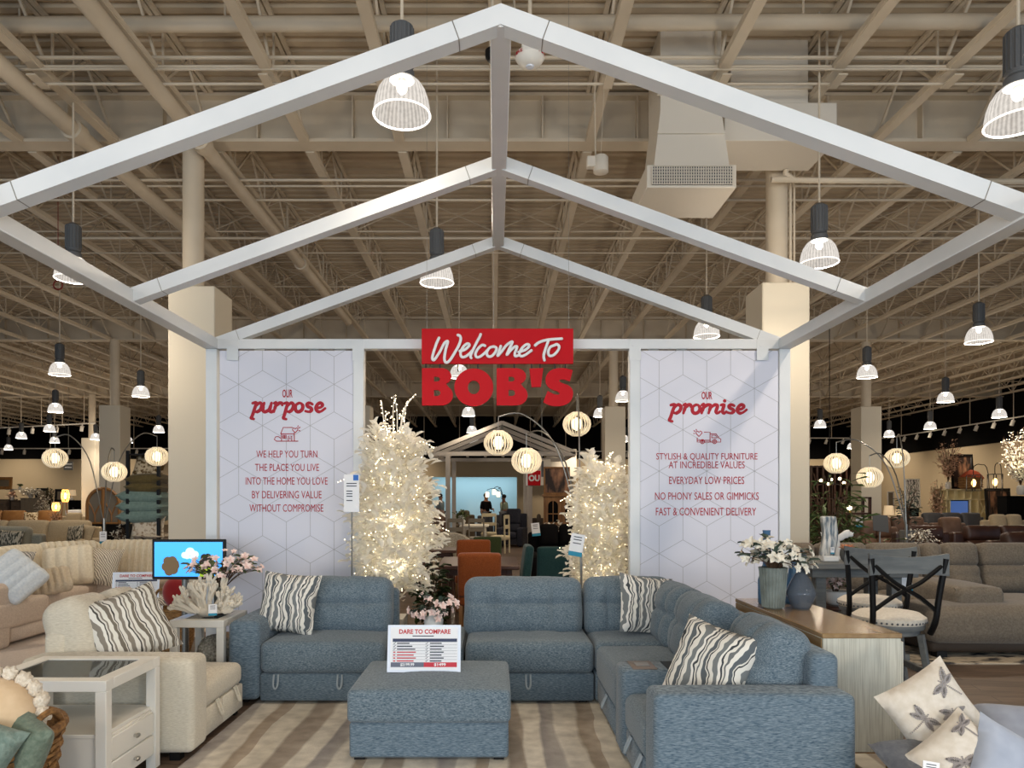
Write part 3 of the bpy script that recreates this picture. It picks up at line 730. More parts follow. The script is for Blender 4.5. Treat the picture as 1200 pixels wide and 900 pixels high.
B2 = [('OUR', 822, 834.5, 459, 468, .02, 0), ('promise', 782, 874, 468, 495, .035, .28), ('STYLISH & QUALITY FURNITURE', 769, 887.5, 531, 540, 0, 0), ('AT INCREDIBLE VALUES', 783.5, 872.5, 540.6, 548.8, 0, 0),
      ('EVERYDAY LOW PRICES', 784, 872, 558.5, 567.3, 0, 0), ('NO PHONY SALES OR GIMMICKS', 767.5, 889, 577, 585.7, 0, 0), ('FAST & CONVENIENT DELIVERY', 768.5, 886, 595, 604, 0, 0)]
banner(257.5, 414.5, 'white banner with red words about our purpose and a house icon', B1, house, (.182, .26))
banner(749, 912, 'white banner with red words about our promise and a truck icon', B2, truck, (.19, .22))
D = 6.16
cd = thing('price_card', 'white price card on a thin stand before the left white tree', 'card', (pX(410, D), D, 0))
MB().box(pX(403, D), pX(421, D), D, D + .004, pZ(600, D), pZ(556, D)).build('card', m_paper, cd, world=True)
mb = MB(); mb.tube([(pX(412, D), D + .012, 0), (pX(412, D), D + .012, pZ(575, D))], .008, 6); mb.lathe([(.08, 0), (.08, .01)], 16, (pX(412, D), D + .012, 0)); mb.build('stand', m_nickel, cd, world=True)
mb = MB(); mb.box(pX(414, D), pX(420, D), D - .003, D, pZ(563, D), pZ(556.5, D))
mb.build('logo', mat('card_blue', (50, 110, 190), .6), cd, world=True)
for v in (566, 569, 575, 578, 581, 586):
    mb = MB(); mb.box(pX(406, D), pX(413 if v > 570 else 418, D), D - .003, D, pZ(v + 1, D), pZ(v, D)); mb.build('print', m_ink, cd, world=True)

# ------------------------------------------------------------------ the hanging red sign
SY = 6.55
def sg(x, y): return (pX(485 + x / 6, SY), pZ(375 + y / 6, SY))
sn = thing('welcome_sign', 'red hanging sign with white script over big cut-out letters', 'sign', (pX(583, SY), SY, pZ(426, SY)))
a, b = sg(55, 308), sg(1121, 60)
MB().box(a[0], b[0], SY, SY + .03, a[1], b[1], .002).build('panel', m_red, sn, world=True)
STR = [[(178, 130), (160, 170), (140, 230), (131, 270), (138, 285), (152, 275), (185, 225), (215, 168), (236, 152), (238, 165), (225, 210), (216, 265), (220, 295), (234, 302), (257, 283), (290, 230), (318, 180), (330, 140), (325, 117), (310, 110)],
       [(324, 222), (357, 213), (386, 190), (389, 174), (372, 172), (346, 195), (329, 235), (336, 262), (360, 262), (392, 240), (412, 218)],
       [(470, 105), (462, 125), (440, 165), (412, 225), (399, 258), (404, 270)],
       [(500, 185), (480, 180), (452, 205), (434, 240), (441, 264), (464, 262), (494, 240), (518, 215)],
       [(562, 190), (532, 200), (513, 232), (521, 258), (546, 258), (571, 232), (581, 202), (562, 190)],
       [(611, 188), (600, 220), (589, 256), (615, 228), (650, 182), (688, 156), (690, 168), (668, 212), (653, 250), (676, 222), (706, 194), (724, 190), (722, 206), (709, 240), (713, 258), (735, 252)],
       [(736, 230), (780, 215), (808, 192), (806, 177), (786, 178), (757, 205), (741, 240), (753, 258), (781, 250), (825, 218)],
       [(852, 182), (882, 160), (940, 143), (1038, 135)], [(946, 146), (930, 190), (912, 250), (917, 286)],
       [(985, 182), (957, 195), (943, 230), (953, 255), (981, 250), (1010, 220), (1020, 192), (1005, 175), (985, 182)]]
for st in STR:
    mb = MB(Matrix.Translation((0, SY - .022, 0)) @ Matrix.Diagonal((1, .55, 1, 1)))
    mb.tube([(sg(x, y)[0], 0, sg(x, y)[1]) for x, y in st], .0132, 10, sm=5)
    for q in (st[0], st[-1]): mb.ball((sg(*q)[0], 0, sg(*q)[1]), .0132, 10, 6)
    mb.build('script_letter', m_paper, sn, ang=60, world=True)
def ell(cx, cy, rx, ry, n=28, a0=0, a1=360): return [(cx + rx * math.cos(R(a0 + (a1 - a0) * i / n)), cy + ry * math.sin(R(a0 + (a1 - a0) * i / n))) for i in range(n + (0 if a1 - a0 == 360 else 1))]
def letB(x):
    return [[(x, 338), (x + 120, 338)] + ell(x + 135, 396, 72, 58, 12, -90, 62)[0:] + ell(x + 138, 528, 80, 72, 14, -52, 90) + [(x, 600)],
            [(x + 84, 398)] + ell(x + 105, 415, 21, 17, 8, -90, 90) + [(x + 84, 432)], [(x + 84, 492)] + ell(x + 108, 513, 22, 21, 8, -90, 90) + [(x + 84, 534)]]
SS = [(1118, 352), (1097, 432), (1062, 418), (1032, 418), (1022, 428), (1040, 442), (1088, 460), (1116, 492), (1118, 535), (1098, 575), (1058, 598), (1010, 606), (955, 600), (910, 578), (940, 497), (975, 516), (1008, 525), (1026, 516), (1010, 502), (960, 482), (932, 452), (926, 412), (940, 375), (970, 350), (1015, 338), (1065, 338)]
SSm = [(p.x, p.y) for p in smooth([Vector((*q, 0)) for q in SS[2:14]], 3)]
SSn = [(p.x, p.y) for p in smooth([Vector((*q, 0)) for q in SS[14:26]], 3)]
LET = [letB(57), [ell(421, 473, 137, 133, 48), ell(421, 473, 42, 48, 28)], letB(582), [[(812, 340), (910, 338), (893, 470), (828, 472)]], [[SS[0], SS[1]] + SSm + SSn]]
for lp in LET:
    vs, fs = poly_geo([[sg(*q) for q in l] for l in lp], .015)
    mb = MB(); mb.add([(v[0], SY + .015 - v[2], v[1]) for v in vs], fs); mb.build('cutout_letter', m_red, sn, ang=30, world=True)
mb = MB()
for x in (83, 182, 310, 450, 612, 706, 828, 888, 992, 1066):
    p = sg(x, 345); q = sg(x, 305); mb.box(p[0] - .006, p[0] + .006, SY + .01, SY + .022, p[1] - .02, q[1] + .01)
mb.build('connector_bar', m_black_metal, sn, world=True)
mb = MB()
for x in (90, 560, 1090): p = sg(x, 62); mb.tube([(p[0], SY + .015, p[1]), (p[0], SY + .015, 6.2)], .002, 4)
for x in (120, 1060): p = sg(x, 175); mb.box(p[0] - .02, p[0] + .02, SY + .03, YB - .05, p[1] - .02, p[1] + .02)
mb.build('hanging_wire', m_nickel, sn, world=True)

# ------------------------------------------------------------------ blue grey sectional
def tuft_fn(T_, depth, rad, creases=(), ax='z'):
    def fn(p, nx, ny, nz):
        if nz > .2:
            d = 0
            for tx, ty in T_: d += depth * math.exp(-((p.x - tx) ** 2 + (p.y - ty) ** 2) / rad ** 2)
            for kind, pos, gd, w in creases:
                q = p.x if kind == 'x' else p.y
                d += gd * math.exp(-((q - pos) / w) ** 2)
            p = p - Vector((0, 0, d))
        return p
    return fn
def pullstrap(x, y, z, face, m, parent, world=True, L=.07):
    mb = MB(); w = .016
    if face == 'y': P = [(x - w, y, z + .03), (x - w, y - .022, z - L * .6), (x, y - .026, z - L), (x + w, y - .022, z - L * .6), (x + w, y, z + .03)]
    else:
        s = 1 if face == '+x' else -1
        P = [(x, y - w, z + .03), (x + s * .03, y - w, z - L * .6), (x + s * .035, y, z - L), (x + s * .03, y + w, z - L * .6), (x, y + w, z + .03)]
    mb.tube(P, .0075, 6, sm=3); return mb.build('pull_strap', m, parent, world=world)

bs = thing('sectional_sofa', 'blue-grey heathered sectional with tufted cushions and storage drawers around the ottoman', 'sofa', (0, 5.6, 0))
def part(mb, name, m, p=bs, ang=50): return mb.build(name, m, p, ang, True)
part(MB().cushion((-1.84, 5.64, .33), (.115, .47, .29), .05, (.008, .008, .012), (2, 6, 4)), 'armrest', m_blue)
def seat_y(x0, x1, y0, y1, straps, tufts):
    part(MB().box(x0 + .004, x1 - .004, y0 + .012, y1, .035, .235, .012), 'base', m_blue)
    cx, cy = (x0 + x1) / 2, (y0 + y1) / 2
    part(MB().cushion((cx, cy, .35), ((x1 - x0) / 2 - .002, (y1 - y0) / 2, .115), .05, (.0, .008, .022), (10, 8, 2), fn=tuft_fn(tufts, .018, .05)), 'seat_cushion', m_blueV)
    for s in straps: pullstrap(s, y0 + .012, .2, 'y', m_strap, bs)
seat_y(-1.725, -.80, 5.17, 5.98, (pX(323, 5.17), pX(398, 5.17)), [(-.2, -.1), (.2, -.1)])
seat_y(-.22, .73, 5.17, 5.98, (pX(619, 5.17),), [(-.25, -.05), (0, -.05), (.25, -.05), (-.25, .2), (.25, .2)])
seat_y(.735, 1.55, 5.17, 5.98, (), [(0, 0)])
def back_y(x0, x1, y, h=.44, z0=.43, tilt=12, t=.12):
    w = (x1 - x0) / 2
    fn = tuft_fn([(-w * .5, .02), (0, .02), (w * .5, .02)], .03, .06, [('y', .02, .022, .022), ('x', -w * .5, .018, .018), ('x', 0, .006, .016), ('x', w * .5, .018, .018)])
    M = T((x0 + x1) / 2, y, z0 + h / 2, rx=R(90 - tilt))
    return part(MB(M).cushion((0, 0, 0), (w - .004, h / 2 + .01, t), .085, (.0, .01, .045), (30, 18, 2), fn=fn, wr=.008), 'back_cushion', m_blueV)
back_y(-1.72, -.82, 5.72); back_y(-.25, .70, 5.70); back_y(.71, 1.42, 5.72)
part(MB().cushion((-1.28, 5.99, .4), (.47, .075, .36), .04, (0, 0, .01), (4, 2, 4)), 'back_frame', m_blue)
part(MB().cushion((.25, 5.99, .4), (.48, .075, .36), .04, (0, 0, .01), (4, 2, 4)), 'back_frame', m_blue)
part(MB().cushion((1.2, 5.99, .4), (.48, .075, .36), .04, (0, 0, .01), (4, 2, 4)), 'back_frame', m_blue)
# low storage console between the first two seats
part(MB().box(-.79, -.235, 5.2, 6.04, .03, .40, .02), 'console', m_blue)
part(MB().cushion((-.515, 5.62, .405), (.272, .42, .025), .02, (0, 0, .004)), 'console_lid', m_blueV)
# the return, facing left
XF, XB = .735, 1.67
def seat_x(y0, y1, z, straps):
    part(MB().box(XF + .012, 1.5, y0 + .004, y1 - .004, .035, .21, .012), 'base', m_blue)
    part(MB().cushion(((XF + 1.5) / 2, (y0 + y1) / 2, (z + .21) / 2), ((1.5 - XF) / 2, (y1 - y0) / 2 - .002, (z - .21) / 2), .05, (.008, 0, .015), (8, 8, 2)), 'seat_cushion', m_blueV)
    for s in straps: pullstrap(XF + .012, s, .18, '-x', m_strap, bs, L=.06)
seat_x(4.30, 5.165, .45, (4.72,)); seat_x(3.47, 4.035, .41, (3.6, 3.88))
part(MB().box(XF - .005, 1.5, 4.04, 4.295, .035, .53, .02), 'console', m_blue)
mb = MB(); mb.box(XF + .06, XF + .2, 4.07, 4.27, .53, .536, .002); part(mb, 'control_panel', mat('panel_taupe', (128, 116, 108), .4))
mb = MB(); mb.box(XF + .09, XF + .17, 4.13, 4.22, .536, .539); part(mb, 'control_button', m_nickel)
mb = MB(); mb.box(XF + .26, 1.45, 4.07, 4.27, .528, .534); part(mb, 'console_tray', mat('tray_dark', (52, 60, 66), .8))
part(MB().cushion(((XF + XB) / 2, 3.365, .32), ((XB - XF) / 2, .105, .285), .035, (.004, .006, .006), (8, 2, 5)), 'armrest', m_blue)
part(MB().cushion((1.60, 4.7, .4), (.07, 1.28, .36), .04, (0, 0, .01), (2, 10, 4)), 'back_frame', m_blue)
def back_x(y0, y1, x, h=.44, z0=.42, tilt=14, t=.13):
    w = (y1 - y0) / 2
    fn = tuft_fn([(-w * .45, .02), (w * .45, .02)], .03, .06, [('y', .02, .022, .022), ('x', -w * .45, .018, .018), ('x', w * .45, .018, .018)])
    M = Matrix.Translation((x, (y0 + y1) / 2, z0 + h / 2)) @ Matrix.Rotation(R(-90), 4, 'Z') @ Matrix.Rotation(R(90 - tilt), 4, 'X')
    part(MB(M).cushion((0, 0, 0), (w - .004, h / 2 + .01, t), .09, (.0, .01, .045), (24, 18, 2), fn=fn, wr=.008), 'back_cushion', m_blueV)
back_x(5.0, 5.62, 1.36); back_x(4.31, 4.98, 1.36); back_x(3.48, 4.02, 1.42)
mb = MB()
for x, y in ((-1.85, 5.25), (-.85, 5.25), (-.2, 5.25), (.65, 5.25), (.8, 3.4), (1.6, 3.4), (-1.85, 6.0), (1.55, 6.0), (.8, 4.3), (.7, 6.0), (-.2, 6.0)): mb.box(x - .03, x + .03, y - .03, y + .03, .018, .045)
part(mb, 'foot', m_black_metal)

# ottoman
ot = thing('ottoman', 'blue-grey storage ottoman in the middle of the striped rug', 'ottoman', (-.377, 4.41, .018))
MB().box(-.455, .455, -.37, .37, .015, .215, .012).build('box', m_blue, ot)
MB().cushion((0, 0, .31), (.468, .385, .093), .03, (0, 0, .042), (12, 10, 2), fn=tuft_fn([(.2, -.1), (-.2, -.1), (.2, .1), (-.2, .1), (0, 0)], .012, .04)).build('lid', [m_blueV], ot, 50)
mb = MB()
for x in (-.4, .4):
    for y in (-.32, .32): mb.box(x - .03, x + .03, y - .03, y + .03, 0, .03)
mb.build('foot', m_black_metal, ot)

# compare card
def compare_card(loc, w, h, rz, label, p1='$2199.99', p2='$1499'):
    t = thing('compare_sign', label, 'sign', loc, rz)
    tl = Matrix.Rotation(R(-10), 4, 'X')
    def q(mb, name, m): return mb.build(name, m, t, 0)
    mb = MB(tl); mb.box(-w / 2, w / 2, 0, .004, 0, h); mb.M = Matrix(); mb.box(-w / 2, w / 2, 0, .09, 0, .004); q(mb, 'holder', m_acryl)
    mb = MB(tl); mb.box(-w * .46, w * .46, -.002, 0, h * .05, h * .95); q(mb, 'sheet', m_paper)
    X = lambda f: -w / 2 + w * f
    Z = lambda f: h * (1 - f)
    mb = MB(tl); put_text(mb, 'DARE TO COMPARE', X(.155), X(.86), Z(.19), Z(.09), -.0035, .03); q(mb, 'headline', m_inkred)
    mb = MB(tl); mb.box(X(.34), X(.63), -.0035, -.002, Z(.245), Z(.225))
    for i in range(7):
        z = .39 + i * .062
        if i < 7:
            for x0, x1 in ((.13, .3 + .04 * (i % 3)), (.58, .74 + .03 * (i % 2))):
                if x0 > .5 or i < 3: mb.box(X(x0), X(x1), -.0035, -.002, Z(z + .012), Z(z - .012))
            mb.tube([(X(.52), -.003, Z(z - .005)), (X(.53), -.003, Z(z + .015)), (X(.55), -.003, Z(z - .025))], w * .0035, 4)
            if i < 3: mb.tube([(X(.08), -.003, Z(z - .005)), (X(.09), -.003, Z(z + .015)), (X(.11), -.003, Z(z - .025))], w * .0035, 4)
    q(mb, 'print', m_ink)
    mb = MB(tl)
    for i in range(3, 7):
        z = .39 + i * .062; mb.box(X(.13), X(.36 + .03 * (i % 2)), -.0035, -.002, Z(z + .012), Z(z - .012)); mb.box(X(.08), X(.11), -.0035, -.002, Z(z + .012), Z(z - .012))
    q(mb, 'print', m_inkred)
    mb = MB(tl); mb.box(X(.07), X(.95), -.0035, -.002, Z(.355), Z(.29))
    for i in range(8): z = .36 + i * .062; mb.box(X(.07), X(.95), -.003, -.002, Z(z + .002), Z(z - .002))
    q(mb, 'header_bar', m_navy)
    mb = MB(tl); mb.box(X(.05), X(.5), -.0035, -.002, Z(.89), Z(.79)); q(mb, 'price_box', mat('price_grey', (104, 108, 124), .6))
    mb = MB(tl); mb.box(X(.5), X(.95), -.0035, -.002, Z(.89), Z(.79)); q(mb, 'price_box', mat('price_red', (200, 52, 66), .6))
    for p_, f0, f1 in ((p1, .18, .37), (p2, .64, .8)): mb = MB(tl); put_text(mb, p_, X(f0), X(f1), Z(.875), Z(.805), -.0045, .03); q(mb, 'price', m_paper)
    return t
compare_card((pX(496.5, 4.33), 4.33, .452), .45, .285, 0, 'red headed comparison sign in an acrylic stand on the ottoman')

# ------------------------------------------------------------------ pillows
def pillow_geo(mb, w, h, t, n=14, c=.07, slump=0, post=None):
    def pos(i, j, s):
        u = -1 + 2 * i / n; v = -1 + 2 * j / n
        x = u * (1 - c * (1 - v * v)) * w / 2; z = v * (1 - c * (1 - u * u)) * h / 2
        th = t / 2 * (max(0, 1 - u ** 4) ** .55) * (max(0, 1 - v ** 4) ** .55)
        g = Vector((x * 5, s * 3, z * 5)); wr = noise.noise(g) * .012 * (1 - u * u) * (1 - v * v)
        y = s * (th + wr); y += slump * (u * u) * .5
        return Vector((x, y, z))
    vs = []; fs = []; idx = {}
    for s in (-1, 1):
        for i in range(n + 1):
            for j in range(n + 1):
                edge = i in (0, n) or j in (0, n)
                k = (i, j, 0 if edge else s)
                if k not in idx: idx[k] = len(vs); vs.append(pos(i, j, s))
    for s in (-1, 1):
        for i in range(n):
            for j in range(n):
                q = [idx[(a, b, 0 if (a in (0, n) or b in (0, n)) else s)] for a, b in ((i, j), (i + 1, j), (i + 1, j + 1), (i, j + 1))]
                fs.append(q if s < 0 else q[::-1])
    mb.add(vs, fs); return lambda u, v, s=-1, e=.004: (lambda p: p + Vector((0, s * e, 0)))(pos((u + 1) * n / 2, (v + 1) * n / 2, s))
def pillow(name, label, m, loc, w, h, t, rot, group=None, tagged=False, extra=None, cat='pillow'):
    mb = MB(); f = pillow_geo(mb, w, h, t)
    if extra: extra(mb, f)
    o = mb.build(name, m, None, 60); o.location = loc; o.rotation_euler = rot; tag(o, label, cat, group)
    return o
GP = 'wavy striped throw pillows'
pillow('throw_pillow', 'wavy striped grey throw pillow on the left blue seat', m_stripe, (pX(339, 5.5), 5.48, .71), .47, .47, .17, (R(-14), R(4), R(-8)), GP)
pillow('throw_pillow', 'wavy striped grey throw pillow in the sofa corner below the promise banner', m_stripe, (pX(757, 5.48), 5.46, .70), .46, .46, .16, (R(-18), R(8), R(14)), GP)
pillow('throw_pillow', 'wavy striped grey throw pillow against the nearest blue back cushion', m_stripe, (1.12, 3.70, .63), .46, .46, .17, (R(-22), R(10), R(-52)), GP)
pillow('throw_pillow', 'wavy striped taupe and white throw pillow on the cream loveseat', m_stripe2, (-2.33, 4.52, .70), .5, .48, .17, (R(-28), R(-14), R(52)), GP)

# ------------------------------------------------------------------ cream loveseat facing right
cs = thing('loveseat', 'cream storage loveseat seen from its arm, left of the blue sofa', 'sofa', (-2.2, 4.6, 0))
def cpart(mb, name, m=m_creamf, ang=50): return mb.build(name, m, cs, ang, True)
cpart(MB().cushion((-2.235, 4.175, .318), (.5, .11, .272), .04, (.006, .006, .012), (8, 2, 5)), 'armrest')
cpart(MB().box(-2.3, -1.80, 4.29, 5.02, .035, .215, .012), 'base')
for y0, y1 in ((4.3, 4.655), (4.66, 5.015)): cpart(MB().box(-1.81, -1.785, y0, y1, .04, .212, .008), 'drawer_front')
for y in (4.55, 4.86): pullstrap(-1.785, y, .2, '+x', m_creamf, cs, L=.075)
cpart(MB().cushion((-2.06, 4.65, .29), (.275, .365, .075), .045, (.006, .004, .025), (6, 8, 2)), 'seat_cushion')
cpart(MB().cushion((-2.66, 4.65, .37), (.07, .38, .335), .04, (0, 0, .01), (2, 6, 4)), 'back_frame')
for y0, y1, x in ((4.28, 4.68, -2.6), (4.70, 5.0, -2.56)):
    M = Matrix.Translation((x, (y0 + y1) / 2, .66)) @ Matrix.Rotation(R(90), 4, 'Z') @ Matrix.Rotation(R(72), 4, 'X')
    cpart(MB(M).cushion((0, 0, 0), ((y1 - y0) / 2, .235, .13), .09, (0, .01, .03), (8, 8, 2), fn=tuft_fn([(0, .02)], .02, .05, [('x', 0, .008, .014)]), wr=.008), 'back_cushion')
mb = MB()
for x in (-2.68, -1.85):
    for y in (4.12, 4.98): mb.box(x - .03, x + .03, y - .03, y + .03, .0, .06)
cpart(mb, 'foot', m_black_metal)

# ------------------------------------------------------------------ rugs
rg = MB(); rg.box(-1.77, 2.4, 1.6, 5.75, 0, .014, .004); tag(rg.build('area_rug', m_rug), 'cream and taupe striped rug under the blue sectional', 'rug')

# ------------------------------------------------------------------ white end tables
def end_table(name, label, x0, x1, y0, y1, h, drawers, glass):
    t = thing(name, label, 'table', ((x0 + x1) / 2, (y0 + y1) / 2, 0)); lw = .055
    mb = MB(); ap = .055; fw = .075
    mb.box(x0, x1, y0, y0 + fw, h - ap, h, .003); mb.box(x0, x1, y1 - fw, y1, h - ap, h, .003); mb.box(x0, x0 + fw, y0 + fw, y1 - fw, h - ap, h, .003); mb.box(x1 - fw, x1, y0 + fw, y1 - fw, h - ap, h, .003)
    mb.build('top_frame', m_white, t, world=True)
    MB().box(x0 + fw, x1 - fw, y0 + fw, y1 - fw, h - .014, h - .006).build('glass_top', glass, t, world=True)
    for x in (x0, x1 - lw):
        for y in (y0, y1 - lw): MB().box(x, x + lw, y, y + lw, 0, h - ap, .003).build('leg', m_white, t, world=True)
    if drawers:
        MB().box(x0 + .01, x1 - .03, y0 + .02, y1 - .02, .33, .35, .003).build('shelf', m_white, t, world=True)
        MB().box(x0 + .01, x1 - .02, y0 + .03, y1 - .03, .08, .33, .003).build('drawer_box', m_white, t, world=True)
        for z0, z1 in ((.085, .195), (.205, .32)):
            d = MB().box(x1 - .022, x1 - .006, y0 + lw + .01, y1 - lw - .01, z0, z1, .004).build('drawer', m_white, t, world=True)
            mb = MB(); c = ((y0 + y1) / 2, (z0 + z1) / 2); mb.tube([(x1 - .006, c[0], c[1]), (x1 + .014, c[0], c[1])], .007, 8); mb.ball((x1 + .016, c[0], c[1]), (.01, .022, .012), 10, 6)
            mb.v = [p - Vector(t.location) for p in mb.v]; mb.build('knob', m_chrome, d)
    else: MB().box(x0 + .02, x1 - .02, y0 + .02, y1 - .02, .2, .222, .003).build('shelf', m_white, t, world=True)
    return t
end_table('end_table', 'white glass-topped end table with chrome-knobbed drawers before the cream loveseat', -2.56, -1.9, 3.46, 4.02, .62, True, m_glass_t)
end_table('end_table', 'small white end table holding the coral, beside the blue armrest', -2.40, -2.0, 5.22, 5.72, .62, False, m_glass_t)

# ------------------------------------------------------------------ plants and flowers
def blossom_geo(mb, r, petals=5, cup=.35):
    for k in range(petals):
        a = 2 * math.pi * k / petals; mb.leaf((0, 0, 0), (math.cos(a), math.sin(a), cup), (0, 0, 1), r, r * .8, .2)
    mb.ball((0, 0, r * .12), r * .16, 6, 4)
def bouquet(t, base, center, rad, n, m_pet, m_lf, r=.03, leaves=60, lw=.05, seed=1, name='blossom', outward=1.0):
    g = random.Random(seed); tips = []
    stems = MB(); lv = MB(); base = Vector(base); center = Vector(center)
    for i in range(n):
        a = 2 * math.pi * (i * .618 % 1) ; rr = math.sqrt((i + .5) / n) * g.uniform(.75, 1.1); h = g.uniform(-.35, 1) * math.sqrt(max(0, 1.1 - rr * rr))
        p = center + Vector((math.cos(a) * rr * rad[0], math.sin(a) * rr * rad[1], h * rad[2])); tips.append(p)
        mid = base.lerp(p, .5) + Vector((0, 0, .04)); stems.tube([base + Vector((math.cos(a) * .02, math.sin(a) * .02, 0)), mid, p], .003, 4, False, sm=3)
        for k in range(max(1, leaves // n)):
            q = mid.lerp(p, g.uniform(.0, .95)) + Vector((g.uniform(-.02, .02), g.uniform(-.02, .02), g.uniform(-.01, .03)))
            d = Vector((math.cos(a) + g.uniform(-1, 1), math.sin(a) + g.uniform(-1, 1), g.uniform(-.3, .7))); L = lw * g.uniform(.7, 1.3)
            lv.leaf(q, d, (0, 0, 1), L, L * .62)
    stems.build('stems', m_stem, t, world=True); lv.build('leaves', m_lf, t, world=True)
    proto = None
    for p in tips:
        if proto is None:
            mb = MB(); blossom_geo(mb, r); o = proto = mb.build(name, m_pet, t)
        else: o = proto.copy(); C.objects.link(o)
        o.location = p - t.location; d = (p - base).normalized()
        d = (d + Vector((g.uniform(-.5, .5), g.uniform(-.9, .1), g.uniform(-.3, .5)))).normalized()
        o.rotation_euler = d.to_track_quat('Z', 'X').to_euler(); k = g.uniform(.75, 1.2); o.scale = (k, k, k)
def vase_prof(t, name, prof, m, n=28, ribs=0, off=(0, 0, 0)):
    mb = MB(); mb.lathe(prof, n, off)
    if ribs:
        for k in range(ribs):
            a = 2 * math.pi * k / ribs; mb.tube([(off[0] + (r + .001) * math.cos(a), off[1] + (r + .001) * math.sin(a), off[2] + z) for r, z in prof[1:-2]], .006, 5)
    return mb.build(name, m, t)
def tagcard(parent, loc, w=.06, h=.08, rot=(0, 0, 0)):
    mb = MB(); mb.box(-w / 2, w / 2, -.002, .002, -h * .25, h * .75); mb.m = 1; mb.box(-w / 2, w / 2, -.0025, .0025, -h / 2, -h * .25); mb.m = 2
    for q in (.2, .4, .55): mb.box(-w * .3, w * .3, -.0035, -.002, h * q, h * (q + .05))
    o = mb.build('price_tag', [m_paper, m_cyan, m_ink], parent, 0); o.location = loc; o.rotation_euler = rot; return o

# console flowers behind the compare sign
t = thing('flower_vase', 'pale pink blossoms standing on the low blue console behind the sign', 'flowers', (-.5, 5.78, .43))
vase_prof(t, 'vase', [(.05, 0), (.075, .05), (.08, .1), (.05, .15), (.045, .17), (.055, .18), (.05, .17)], m_potw)
bouquet(t, (-.5, 5.78, .58), (-.49, 5.74, .60), (.22, .16, .16), 34, m_petalp, m_leafs, .034, 90, .06, 3)
# ------------------------------------------------------------------ coral table group
t = thing('coral_centerpiece', 'cream branching coral piece on the small white end table', 'decor', (-2.19, 5.4, .62))
mb = MB(); g = random.Random(5)
mb.ball((0, 0, .03), (.09, .06, .035), 14, 8)
def branch(p, d, L, r, depth):
    q = p + d * L; mb.tube([p, (p + q) / 2 + Vector((g.uniform(-.008, .008),) * 3), q], [r, r * .9, r * .75], 6); mb.ball(q, r * .8, 6, 4)
    if depth:
        for k in range(g.choice((2, 3))):
            e = (d + Vector((g.uniform(-.8, .8), g.uniform(-.6, .6), g.uniform(-.2, .5)))).normalized(); branch(q, e, L * g.uniform(.5, .75), r * .8, depth - 1)
for k in range(26):
    a = R(-15 + 210 * k / 25); d = Vector((-math.cos(a), g.uniform(-.7, .5), max(.1, math.sin(a) * .8 + .15))).normalized(); branch(Vector((-math.cos(a) * .07, g.uniform(-.05, .04), .03)), d, g.uniform(.075, .105), .0165, 2)
mb.v = [Vector((p.x, p.y, p.z * 1.4)) for p in mb.v]; mb.build('coral', m_coral, t)
tagcard(t, (.09, -.13, .06), .06, .07, (R(-25), 0, R(20)))
t = thing('flower_vase', 'grey cylinder vase of pink blossoms behind the coral', 'flowers', (-2.17, 5.60, .62))
vase_prof(t, 'vase', [(.045, 0), (.048, .02), (.048, .2), (.042, .205), (.042, .19)], m_pot)
bouquet(t, (-2.17, 5.60, .80), (-2.14, 5.55, .96), (.32, .18, .15), 56, m_petalp, m_leafg, .032, 100, .075, 8)
t = thing('rattan_ball', 'grey woven ball on the shelf of the small white table', 'ball', (-2.14, 5.42, .35))
mb = MB(); mb.ball((0, 0, 0), .128, 24, 14)
for k in range(26):
    n = Vector((g.gauss(0, 1), g.gauss(0, 1), g.gauss(0, 1))).normalized(); u = n.orthogonal().normalized(); w = n.cross(u); f = g.uniform(-.06, .06); rr = math.sqrt(.129 ** 2 - f * f)
    mb.tube([n * f + (u * math.cos(R(a)) + w * math.sin(R(a))) * rr for a in range(0, 361, 24)], .005, 4, False)
mb.build('weave', m_rattan, t)
# monitor on its post
t = thing('display_screen', 'black framed screen on a grey post showing a cloud in blue sky', 'screen', (-2.78, 6.3, 0))
y = 6.3; x0, x1, z0, z1 = pX(178, y), pX(264, y), pZ(679, y), pZ(632, y)
MB().box(x0, x1, y, y + .035, z0, z1, .006).build('bezel', m_black_metal, t, world=True)
MB().box(x0 + .024, x1 - .024, y - .003, y, z0 + .026, z1 - .024).build('screen', m_screen, t, 0, True)
mb = MB(); zc = pZ(648.5, y); xc = pX(223, y)
for dx, dz, r in ((-.05, -.015, .028), (0, .01, .042), (.045, -.01, .032), (-.025, -.02, .03), (.02, -.022, .03)): mb.M = T(xc + dx, y - .0045, zc + dz, rx=R(90)); mb.lathe([(r, 0), (r, .001)], 18)
mb.build('cloud_image', m_cloud, t, 0, True)
mb = MB()
for dx in (-.022, .022): mb.tube([(xc + dx - .008, y - .0065, zc - .004), (xc + dx, y - .0065, zc - .009), (xc + dx + .008, y - .0065, zc - .004)], .0016, 4)
mb.tube([(xc - .01, y - .0065, zc - .018), (xc, y - .0065, zc - .026), (xc + .01, y - .0065, zc - .018)], .003, 4); mb.build('smile_lines', m_hairB, t, 0, True)
for u, v, m_, rr in ((200, 661, m_hairA, 10), (242, 656, m_hairB, 8)):
    mb = MB(); mb.M = T(pX(u, y), y - .004, pZ(v, y), rx=R(90)); q = rr * y / F
    [mb.lathe([(q * .55, 0), (q * .55, .001 + k * .0001)], 12, (q * .5 * math.cos(k * 1.1), q * .65 * math.sin(k * 1.1) - q * .2, 0)) for k in range(7)]; mb.build('figure_image', m_, t, 0, True)
mb = MB(); mb.box(pX(234, y), pX(251, y), y - .0035, y - .003, z0 + .026, pZ(662, y)); mb.build('figure_image', m_lime, t, 0, True)
